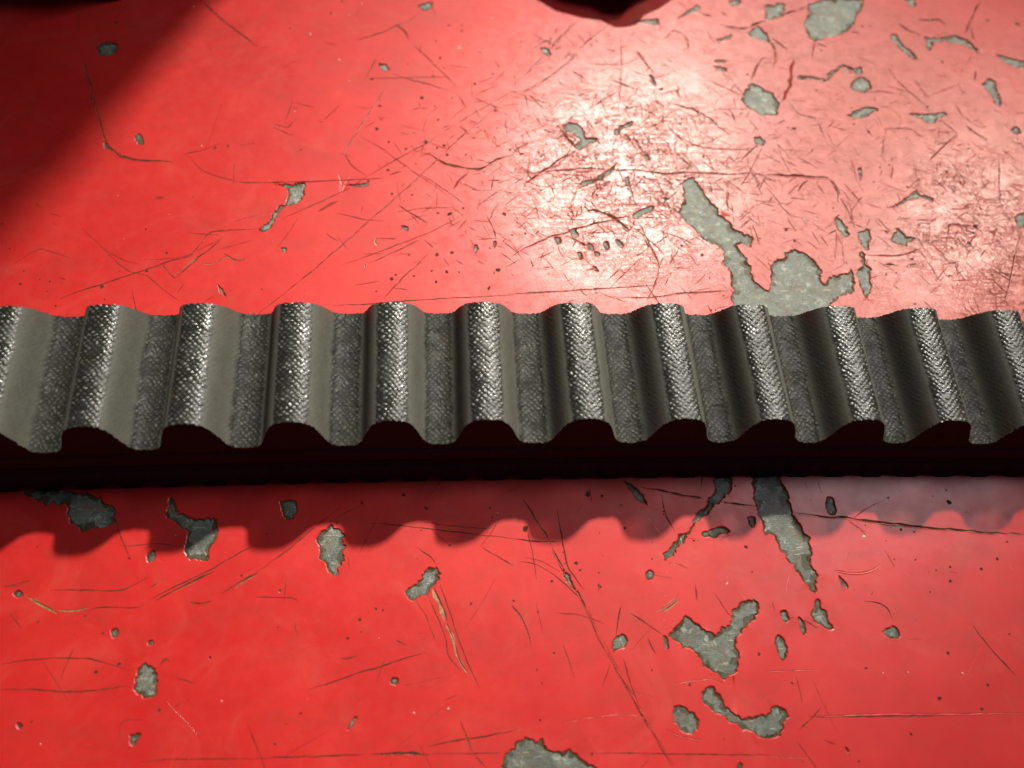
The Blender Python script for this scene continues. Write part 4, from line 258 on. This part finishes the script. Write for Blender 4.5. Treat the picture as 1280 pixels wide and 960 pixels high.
worktop = bpy.data.objects.new('workbench_top', None); C.objects.link(worktop)
worktop['kind'] = 'structure'

X0, X1, Y0, Y1 = -170, 250, -150, 230
chips = [np.array(c) for c in CHIPS]
for q in range(60):                                    # chips beyond the picture, of the same sort
    while True:
        x, y = rnd.uniform(X0+8, X1-8), rnd.uniform(Y0+8, Y1-8)
        if not (-62 < x < 142 and -56 < y < 90): break
    r = rnd.uniform(.6, 4); a0 = rnd.uniform(0, 6)
    chips.append(np.array([(x+r*rnd.uniform(.5, 1.1)*math.cos(a0+t_), y+r*rnd.uniform(.3, .8)*math.sin(a0+t_)) for t_ in np.arange(0, 6.28, .7)]))
PAINT_T = .20
verts = []; edges = []; faces = [[0, 1, 2, 3]]
verts += [(X0, Y0), (X1, Y0), (X1, Y1), (X0, Y1)]
zv = {}
holes = []; rings = []
for k, c in enumerate(chips):
    if signed_area(c) < 0: c = c[::-1]
    size = math.sqrt(abs(signed_area(c)))
    P, nrm = densify(c, .28, min(.42, .12*size+.05), k*3)
    inner = P; outer = P+nrm*(.10+.05*vnoise(P[:, 0]*2, P[:, 1]*2, 5)[:, None])
    rings.append(inner)
    for ring, tag in ((outer, 0), (inner, 1)):
        b = len(verts); n = len(ring)
        verts += [tuple(p) for p in ring]
        if tag: holes.append(len(faces)); faces.append(list(range(b, b+n)))
        else: edges += [(b+i, b+(i+1) % n) for i in range(n)]
        if tag:
            for i in range(n): zv[b+i] = 1
nring = len(verts)
g = []
for x in np.arange(-66, 146, 2.0):
    for y in np.arange(-60, 94, 2.0): g.append((x+rnd.uniform(-.5, .5), y+rnd.uniform(-.5, .5)))
verts += g
vo, eo, fo, ov, oe, of = delaunay_2d_cdt([Vector(v) for v in verts], edges, faces, 1, 1e-5)
hs = set(holes)
def swell(x, y):
    return .16*(vnoise(x*.045, y*.045, 3)-.5)+.05*(vnoise(x*.17, y*.17, 9)-.5)
V3 = []
for i, v in enumerate(vo):
    low = any(o in zv for o in ov[i])
    lip = any(q >= 4 and q < nring for q in ov[i]) and not low
    V3.append([v.x, v.y, (-.05 if low else (.07*max(0., float(vnoise(np.array([v.x*.9]), np.array([v.y*.9]), 77)[0])-.45) if lip else 0.))])
V3 = np.array(V3)
V3[:, 2] += swell(V3[:, 0], V3[:, 1])
keep = [list(f) for f, o in zip(fo, of) if not (set(o) & hs)]
# chip walls: every open edge that is not the outer border drops to the steel
keep0 = keep; keep = []; lips = []; dup_ = {}; V3 = V3.tolist()
lowset = {i for i, o in enumerate(ov) if any(q in zv for q in o)}
for f in keep0:
    if any(i in lowset for i in f):
        g_ = []
        for i in f:
            if i in lowset: g_.append(i)
            else:
                if i not in dup_: dup_[i] = len(V3); V3.append(list(V3[i]))
                g_.append(dup_[i])
        lips.append(g_)
    else: keep.append(f)
cnt = {}
for f in lips:
    for a, b in zip(f, f[1:]+f[:1]): cnt[(a, b)] = 1
wall = []; Vw = [list(q) for q in V3]; mp = {}
def down(i):
    if i not in mp:
        mp[i] = len(Vw); Vw.append([V3[i][0], V3[i][1], V3[i][2]-PAINT_T])
    return mp[i]
for (a, b) in list(cnt):
    if (b, a) not in cnt:
        if all(q in lowset for q in (a, b)):
            wall.append([b, a, down(a), down(b)])
paint = mesh('paint_film', Vw, keep+lips+wall)
flags = [True]*len(keep)+[False]*(len(lips)+len(wall)); paint.polygons.foreach_set('use_smooth', flags)
link('paint_film', paint, M_paint, worktop)

# steel sheet under the paint follows the same swell
nx, ny = 170, 150
gx, gy = np.meshgrid(np.linspace(X0, X1, nx), np.linspace(Y0, Y1, ny), indexing='ij')
P = np.stack([gx.ravel(), gy.ravel(), swell(gx.ravel(), gy.ravel())-.17], 1)
link('steel_sheet', mesh_quads('steel_sheet', P, nx, ny), M_metal, worktop)
e = .4
link('bench_edge', mesh('bench_edge', [(x, y, z) for z in (-25, -e) for x, y in ((X0, Y0), (X1, Y0), (X1, Y1), (X0, Y1))],
     [(0, 3, 2, 1), (0, 1, 5, 4), (1, 2, 6, 5), (2, 3, 7, 6), (3, 0, 4, 7), (4, 5, 6, 7)]), M_metal, worktop)

# grid that knows where the paint is missing, so that no scratch bridges a hole
GS = .12; bare = np.zeros((int((X1-X0)/GS)+2, int((Y1-Y0)/GS)+2), bool)
for c in rings:
    i0, j0 = ((c.min(0)-(X0, Y0))/GS).astype(int)-1; i1, j1 = ((c.max(0)-(X0, Y0))/GS).astype(int)+2
    px_, py_ = np.meshgrid(X0+(np.arange(i0, i1)+.5)*GS, Y0+(np.arange(j0, j1)+.5)*GS, indexing='ij'); ins = np.zeros(px_.shape, bool)
    for a_, b_ in zip(c, np.roll(c, -1, 0)):
        cr_ = ((a_[1] > py_) != (b_[1] > py_))
        if abs(b_[1]-a_[1]) > 1e-12: ins ^= cr_ & (px_ < (b_[0]-a_[0])*(py_-a_[1])/(b_[1]-a_[1])+a_[0])
    i_, j_ = max(i0, 0), max(j0, 0)
    bare[i_:i1, j_:j1] |= ins[i_-i0:, j_-j0:][:bare.shape[0]-i_, :bare.shape[1]-j_]
def is_bare(x, y):
    i, j = int((x-X0)/GS), int((y-Y0)/GS)
    return 0 <= i < bare.shape[0] and 0 <= j < bare.shape[1] and bool(bare[i, j])

# rusty rims inside the chips
class Strips:
    def __init__(s): s.v = []; s.f = []
    def ribbon(s, pts, w, lift=.018, jit=.25, taper=True, rise=0., closed=False, step=.35):
        P = [np.array(p, float) for p in pts]; Q = []
        for a, b in zip(P, P[1:]):
            L = np.hypot(*(b-a)); k = max(1, int(L/step))
            for q in range(k): Q.append(a+(b-a)*q/k)
        Q.append(P[-1]); Q = np.array(Q)
        if len(Q) < 3: Q = np.array([Q[0], (Q[0]+Q[-1])/2, Q[-1]])
        if not closed:
            for _ in range(3): Q[1:-1] = .25*Q[:-2]+.5*Q[1:-1]+.25*Q[2:]
        d = np.gradient(Q, axis=0); n = np.stack([-d[:, 1], d[:, 0]], 1)/(np.hypot(d[:, 0], d[:, 1])[:, None]+1e-9)
        sd = rnd.randrange(10000); u = np.arange(len(Q))*step
        Q = Q+n*(jit*w*(vnoise(u*.9, u*0+.5, sd)-.5)*1.6)[:, None]
        ww = w*(.45+1.0*vnoise(u*1.3, u*0, sd+1))*.5
        if closed: ww = w*np.clip(2.2*vnoise(u*.8, u*0, sd+2)*vnoise(u*2.1, u*0, sd+3)+.05, .06, 1.6)*.5
        if taper:
            e_ = np.minimum(u, u[-1]-u); ww = ww*np.clip(.12+e_/(.2*u[-1]+.3), 0, 1)
        A = Q+n*ww[:, None]; B = Q-n*ww[:, None]; b = len(s.v); m = 3 if rise else 2
        za = swell(Q[:, 0], Q[:, 1])
        for i in range(len(Q)):
            s.v.append((*A[i], za[i]+lift))
            if rise: s.v.append((*Q[i], za[i]+lift+rise*ww[i]*2))
            s.v.append((*B[i], za[i]+lift))
        for i in range(len(Q)-1):
            for q in range(m-1): s.f.append((b+i*m+q, b+i*m+q+1, b+(i+1)*m+q+1, b+(i+1)*m+q))
    def blob(s, x, y, r, lift=.02, dome=0.):
        n = 9 if r > .12 else 6; a0 = rnd.uniform(0, 6); el = rnd.uniform(.55, 1); an = rnd.uniform(0, 3); b = len(s.v); z = float(swell(np.array([x]), np.array([y]))[0])+lift
        s.v.append((x, y, z+dome*r))
        for i in range(n):
            a = a0+6.283*i/n; q = r*rnd.uniform(.65, 1.25); dx, dy = q*math.cos(a), q*el*math.sin(a)
            s.v.append((x+dx*math.cos(an)-dy*math.sin(an), y+dx*math.sin(an)+dy*math.cos(an), z))
        for i in range(n): s.f.append((b, b+1+i, b+1+(i+1) % n))
    def build(s, name, mat, kind='stuff', smooth=False):
        if name not in ('chip_rim', 'chip_stain'):
            s.f = [f for f in s.f if not any(is_bare(s.v[i][0], s.v[i][1]) for i in f)]
        return link(name, mesh(name, s.v, s.f, smooth), mat, worktop, kind)

rim = Strips()
for c in rings:
    w = min(.42, .22+.03*math.sqrt(abs(signed_area(c))))
    rim.ribbon(np.vstack([c, c[:1]]).tolist(), w*1.5, lift=-.155, jit=.2, taper=False, closed=True)
rim.build('chip_rim', M_rim)
stain = Strips()
for c in rings:
    sz = math.sqrt(abs(signed_area(c)))
    stain.ribbon(np.vstack([c, c[:1]]).tolist(), min(1.4, .62+.12*sz), lift=-.161, jit=.2, taper=False, closed=True)
stain.build('chip_stain', M_stain)

groove, faint, gold, burr = Strips(), Strips(), Strips(), Strips()
for w, kind, pts in SCRATCHES:
    if kind == 0:
        if pts[0][1] > 12 and pts[0][0] > 38 and w > .12: w *= 1.45
        groove.ribbon(pts, w*.95, jit=.7)
        if w > .16: burr.ribbon([(x-.02, y-w*.62) for x, y in pts], w*.35, jit=.5, rise=.5, lift=.012)
    elif kind == 1: faint.ribbon(pts, w*1.15, jit=.8)
    elif kind == 2:
        gold.ribbon(pts, w*.8, jit=.6, lift=.014); groove.ribbon([(x+w*.3, y+w*.25) for x, y in pts], w*.3, jit=.9, lift=.022)
    else: burr.ribbon(pts, w*.8, jit=.4, rise=.5, lift=.012); faint.ribbon([(x+.03, y+w*.7) for x, y in pts], w*.5, jit=.5, lift=.02)
def scatter(n, cx, cy, sx, sy, lmin, lmax, wmin, wmax, st):
    for _ in range(n):
        x, y = rnd.gauss(cx, sx), rnd.gauss(cy, sy)
        a = rnd.choice([.6, .75, -.9, -1.1, 1.7, 2.6, .1])+rnd.gauss(0, .35); L = rnd.uniform(lmin, lmax)*rnd.uniform(.4, 1)
        bend = rnd.gauss(0, .035)*L
        st.ribbon([(x, y), (x+L*.5*math.cos(a)-bend*math.sin(a), y+L*.5*math.sin(a)+bend*math.cos(a)), (x+L*math.cos(a), y+L*math.sin(a))], rnd.uniform(wmin, wmax), jit=.35)
scatter(760, 53, 41, 14, 11, .6, 6, .05, .16, groove)
scatter(700, 54, 41, 18, 14, .5, 5, .06, .18, faint)
scatter(260, 112, 30, 10, 12, .6, 5, .05, .14, groove)
scatter(420, 108, 32, 14, 15, .5, 5, .06, .18, faint)
scatter(110, 40, 30, 45, 30, 1, 11, .06, .13, faint)
scatter(60, 60, -20, 50, 22, 1, 9, .05, .12, faint)
scatter(24, 30, 10, 70, 40, 1, 12, .05, .12, groove)
scatter(30, 60, -20, 50, 22, 1, 7, .06, .12, burr)
pits = Strips()
for x, y, r in DOTS: pits.blob(x, y, r)
for _ in range(420):
    x, y = (rnd.gauss(53, 15), rnd.gauss(40, 12)) if rnd.random() < .45 else ((rnd.gauss(105, 16), rnd.gauss(40, 18)) if rnd.random() < .5 else (rnd.uniform(-60, 140), rnd.uniform(-50, 85)))
    pits.blob(x, y, rnd.choice([.05, .07, .09, .12, .18, .26])*rnd.uniform(.7, 1.2))
groove.build('dirty_scratches', M_groove); faint.build('fine_scratches', M_faint); gold.build('rubbed_patches', M_gold)
burr.build('raised_scratch_edges', M_burr, smooth=True); pits.build('dark_pits', M_groove)
grit = Strips()
for x, y, r in GLINTS: grit.blob(x, y, r*.7, .015, .6)
for _ in range(90): grit.blob(rnd.uniform(-50, 130), rnd.uniform(-45, 80), rnd.uniform(.03, .07), .015, .7)
grit.build('grit_specks', M_speck)
crumbs = Strips()
for _ in range(260):
    x = rnd.uniform(-50, 130); y = (-14.5-abs(rnd.gauss(0, 5))) if rnd.random() < .5 else (12.5+abs(rnd.gauss(0, 6)))
    crumbs.blob(x, y, rnd.choice([.04, .05, .06, .09, .13])*rnd.uniform(.7, 1.2), .01, .7)
crumbs.build('rubber_crumbs', M_rubber)

# ------------------------------------------------------------------ the cogged belt
PITCH, PH, WT, SL, CH, CA, CB, KZ, BODY, KY = (12.0, 40.015, 16.488, 0.237, 5.068, 1.775, 4.434, -0.382, 8.94, -0.526)
DXI, DXF, DXB = ([-163.99, -19.99, -7.99, 4.01, 16.01, 28.01, 40.01, 52.01, 64.01, 76.01, 88.01, 100.01, 268.01], [0.13, 0.13, -0.42, 0.17, 0.28, -0.25, 0.43, 0.8, 0.18, 0.19, -0.27, -0.27, -0.27], [-0.01, -0.01, -0.46, -0.21, 0.1, -0.25, 0.02, 0.2, -0.45, 0.17, -0.29, -0.19, -0.19])
bend_y = lambda X: KY*(X/60)**2
def warp(x, y, z):
    """belt is not quite straight: bend it and skew single cogs, x y z arrays in mm"""
    f = np.clip((y+WT/2)/WT, 0, 1); hb = np.clip(z/(BODY+CH), 0, 1)
    dx = (np.interp(x, DXI, DXF)*(1-f)+np.interp(x, DXI, DXB)*f)*hb
    return np.stack([x+dx, y+bend_y(x), z+np.where(z > .5, 1, z/.5)*KZ*(np.clip(x, -70, 150)/60)**2], -1)
def halfw(z): return WT/2+SL*(BODY+CH-z)
def profile(s):
    """cog outline, s in -6..6 -> height above valley floor"""
    a = np.abs(s); acc = 0
    for d in (-.32, -.16, 0, .16, .32):                  # rounded outline: crest, shoulder, steep flank, hollow foot
        acc = acc+np.interp(np.abs(a+d), [0, .8, 1.5, 2.1, 2.6, 3.0, 3.35, 3.7, 4.05, 4.5, 5.1, 6], [1.03, 1.02, .985, .92, .815, .665, .475, .27, .125, .05, .012, 0])
    return CH*acc/5
belt = bpy.data.objects.new('cogged_drive_belt', None); C.objects.link(belt)
belt['label'] = 'black cogged rubber drive belt lying across the scratched red surface, teeth up'
belt['category'] = 'drive belt'

sd = np.linspace(-PITCH/2, PITCH/2, 2001); zd = profile(sd)
arc = np.concatenate([[0], np.cumsum(np.hypot(np.diff(sd), np.diff(zd)))]); ARC = arc[-1]
def cog(i):
    X = (i-5)*PITCH+PH
    near = -1 <= i <= 11
    nu, nv = (176, 190) if near else (60, 40)
    u = np.linspace(0, ARC, nu); s = np.interp(u, arc, sd); z = np.interp(u, arc, zd)
    ds = np.gradient(s, u); dz = np.gradient(z, u)
    v = np.linspace(0, 1, nv)
    U, Vv = np.meshgrid(u+i*ARC, v, indexing='ij'); S = np.repeat(s[:, None], nv, 1); Z = np.repeat(z[:, None], nv, 1)
    NX = np.repeat(-dz[:, None], nv, 1); NZ = np.repeat(ds[:, None], nv, 1)
    Yf = -halfw(BODY+Z); Y = Yf+(-2*Yf)*Vv
    # weave: two families of yarns on the bias
    wu = U+.28*(vnoise(U*.7, Y*.7, 21)-.5)+.30*(vnoise(U*2.3, Y*2.3, 22)-.5); wv = Y+.28*(vnoise(U*.7, Y*.7, 23)-.5)+.30*(vnoise(U*2.3, Y*2.3, 24)-.5)
    p = .80
    a = (wu*1.05+wv)/p; b = (wu*1.05-wv)/p
    bead = (.5+.5*np.cos(2*np.pi*a))*(.5+.5*np.cos(2*np.pi*b))
    ia, ib = np.round(a), np.round(b)
    cell = vnoise(ia*1.0+.001, ib*1.0+.001, 31+i)
    h = np.clip(bead*1.9-.12, 0, 1); h = h*h*(3-2*h)*(.22+.78*cell**1.3)*(.68+.45*vnoise(U*1.1, Y*.9, 33))
    sa = np.abs(S)
    edge = .16*(vnoise(Y*.9, U*0+i*7.3, 41)-.5)+.10*(vnoise(Y*3, U*0+i*3.1, 42)-.5)
    crest = np.clip((2.15-sa+edge*1.2)/.35, 0, 1)
    valley = np.clip((sa-3.95+edge*1.4+.15*np.sign(S))/.5, 0, 1)
    strokes = vnoise((wu*.9+wv)*1.3, (wu-wv*.55)*5.2, 51)*.7+vnoise((wu*.9+wv)*3.3, (wu-wv*.55)*7.2, 52)*.4
    hv = .62*h+.5*strokes*vnoise(U*1.7, Y*1.7, 53)
    flank = .40*h+.30*vnoise(U*6, Y*6, 61)+.1*vnoise(U*2, Y*.7, 62)
    rel = crest*h+(1-crest)*(valley*hv+(1-valley)*flank)
    amp = .13*crest+(1-crest)*(.16*valley+.035*(1-valley))
    # a few frayed spots where the weave is torn
    D = rel*amp - .18*(1-crest)*valley*np.clip(vnoise(U*1.1, Y*.9, 71)-.78, 0, 1)*4*vnoise(U*5, Y*5, 72)
    px = S+X+NX*D; pz = BODY+Z+NZ*D
    # frayed cut edge
    fr = np.exp(-np.minimum(Vv, 1-Vv)*90)
    Y = Y+fr*np.where(Vv < .5, -1, 1)*(.16*(vnoise(U*5, U*0+i, 81)-.35)+.10*(vnoise(U*11, U*0+i, 82)-.5))
    P = warp(px.ravel(), Y.ravel(), pz.ravel())
    me = mesh_quads('cog', P, nu, nv, extra=np.clip(rel*crest+(1-crest)*(valley*rel*.85+(1-valley)*(.70+.15*vnoise(U*1.5, Y*1.2, 91))), 0, 1))
    zt = me.attributes.new('valley', 'FLOAT', 'POINT'); zt.data.foreach_set('value', ((1-crest)*valley).astype(np.float32).ravel())
    ct = me.attributes.new('crest', 'FLOAT', 'POINT'); ct.data.foreach_set('value', crest.astype(np.float32).ravel())
    o = link('cog', me, M_fabric, belt)
    # the rubber side faces of the cog, down to the cord line
    n = 70; q = np.interp(np.linspace(0, ARC, n), arc, sd); qz = profile(q)
    vs = []; fs = []
    for side in (-1, 1):
        b0 = len(vs)
        top = warp(q+X, side*(halfw(BODY+qz)-.02), BODY+qz-.01); bot = warp(q+X, side*halfw(np.full(n, BODY-.8)), np.full(n, BODY-.8))
        vs += top.tolist()+bot.tolist()
        for k in range(n-1):
            f = (b0+k, b0+n+k, b0+n+k+1, b0+k+1); fs.append(f if side < 0 else f[::-1])
    link('rubber_side', mesh('rubber_side', vs, fs, True), M_rubber, o)
    return o
for i in range(-2, 13): cog(i)

# frayed yarn ends along the cut edges
fv = []; ff = []
def fibre(X, side, L, w, up=.3):
    s_ = (X-PH+5*PITCH+PITCH/2) % PITCH-PITCH/2
    z = BODY+float(profile(np.array([s_]))[0]); y = side*float(halfw(z))
    a = rnd.gauss(0, .9); p = []
    for k in range(4):
        q = k/3; p.append((X+L*q*math.sin(a*(.5+q)), y+side*L*q*.6*math.cos(a), z+.03+L*q*up-L*q*q*.35))
    b = len(fv)
    for k, c_ in enumerate(p):
        ww = w*(1-.6*k/3)/2; m_ = warp(*[np.array([t_]) for t_ in c_])[0]
        fv.append((m_[0]-ww, m_[1], m_[2])); fv.append((m_[0]+ww, m_[1], m_[2]+ww)); fv.append((m_[0], m_[1]+ww, m_[2]-ww))
    for k in range(3):
        for q in range(3): ff.append((b+k*3+q, b+k*3+(q+1) % 3, b+k*3+3+(q+1) % 3, b+k*3+3+q))
for _ in range(420): fibre(rnd.uniform(-45, 112), -1 if rnd.random() < .7 else 1, rnd.uniform(.12, .45), rnd.uniform(.03, .07))
fibre(PH+1.9, 1, 1.3, .22, .6); fibre(PH+1.8, 1, .8, .18, .5)
link('frayed_yarn', mesh('frayed_yarn', fv, ff), M_yarn, belt, 'stuff')


def body(z0, z1, mat, name, inset=0., notch=False):
    xs = np.arange(-3.5*PITCH-5*PITCH+PH, 8.5*PITCH+PH+.01, .35 if notch else 1.5); n = len(xs)
    lo = np.full(n, float(z0))
    if notch: lo = lo+1.5*np.clip(np.cos(2*np.pi*xs/5.3), -.15, 1)*1.0+.225-.0
    hi = np.full(n, float(z1)); vs = []; fs = []
    for side in (-1, 1):
        for zz in (hi, lo): vs += warp(xs, side*(halfw(zz)-inset), zz).tolist()
    for k in range(n-1):
        fs.append((k, n+k, n+k+1, k+1)); fs.append((2*n+k, 2*n+k+1, 3*n+k+1, 3*n+k))
        fs.append((n+k, 3*n+k, 3*n+k+1, n+k+1)); fs.append((k, k+1, 2*n+k+1, 2*n+k))
    return link(name, mesh(name, vs, fs, True), mat, belt)
body(5.6, BODY-.8, M_rubber, 'belt_body')
body(4.6, 5.6, M_cord, 'cord_layer', 0.)
body(.12, 4.6, M_rubber, 'cogged_back', 0., True)

# ------------------------------------------------------------------ things at the top edge of the picture
def rounded_box(name, w, d, h, r, mat, parent, loc=(0, 0, 0), seg=5):
    """box with rounded vertical corners and bevelled top, footprint from (0,0) to (w,d)"""
    rings = []
    for z, ins in ((0, .6), (.6, 0), (h-1.2, 0), (h-.35, .35), (h, 1.2)):
        ring = []
        for cx, cy, a0 in ((w-r, r, -90), (w-r, d-r, 0), (r, d-r, 90), (r, r, 180)):
            for k in range(seg+1):
                a = math.radians(a0+90*k/seg); rr = r-ins if r > ins else .1
                ring.append((loc[0]+cx+rr*math.cos(a), loc[1]+cy+rr*math.sin(a), loc[2]+z))
        rings.append(ring)
    n = len(rings[0]); vs = sum(rings, []); fs = []
    for q in range(len(rings)-1):
        for k in range(n): fs.append((q*n+k, q*n+(k+1) % n, (q+1)*n+(k+1) % n, (q+1)*n+k))
    fs.append(tuple(range(n))[::-1]); fs.append(tuple((len(rings)-1)*n+k for k in range(n)))
    return link(name, mesh(name, vs, fs), mat, parent)
case = bpy.data.objects.new('equipment_case', None); C.objects.link(case)
case.location = (-160*MM, 84.5*MM, 0.0002); case.rotation_euler = (0, 0, math.radians(-3))
case['label'] = 'black case with a thin grey strip, its lower edge showing in the top left corner'
case['category'] = 'case'
rounded_box('base_tray', 128, 61, 16, 3, M_black, case)
rounded_box('edge_strip', 124, 1.5, 3.0, .7, M_steel, case, (2, -.9, 10))
rounded_box('housing', 169, 70, 165, 4, M_black, case, (0, 62, 0.3))

tool = bpy.data.objects.new('tool_handle', None); C.objects.link(tool)
tool['label'] = 'rounded end of a black tool handle poking in at the top edge, right of centre'
tool['category'] = 'tool'
def lathe(name, prof, mat, parent, n=32):
    vs = []; fs = []
    for t_, r in prof:
        for k in range(n): a = 6.2832*k/n; vs.append((r*math.cos(a), t_, r*math.sin(a)))
    for q in range(len(prof)-1):
        for k in range(n): fs.append((q*n+k, (q+1)*n+k, (q+1)*n+(k+1) % n, q*n+(k+1) % n))
    fs.append(tuple(range(n))); fs.append(tuple((len(prof)-1)*n+k for k in range(n))[::-1])
    return link(name, mesh(name, vs, fs, True), mat, parent)
lathe('grip', [(0, .3), (.4, 2.2), (1.3, 3.2), (2.6, 4.4), (4, 8), (6.5, 12), (10, 14.8), (16, 16.5), (60, 17), (90, 15.5), (110, 16), (118, 12)], M_black, tool).scale = (1, 1, .26)
lathe('end_cap', [(118, 9), (119, 10), (126, 10), (128, 7)], M_steel, tool).scale = (1, 1, .26)
tool.location = (57.6*MM, 77.6*MM, 4.6*MM); tool.rotation_euler = (0, 0, math.radians(10))

print('built', len(bpy.data.objects), 'objects', sum(len(o.data.polygons) for o in bpy.data.objects if o.type == 'MESH'), 'faces')
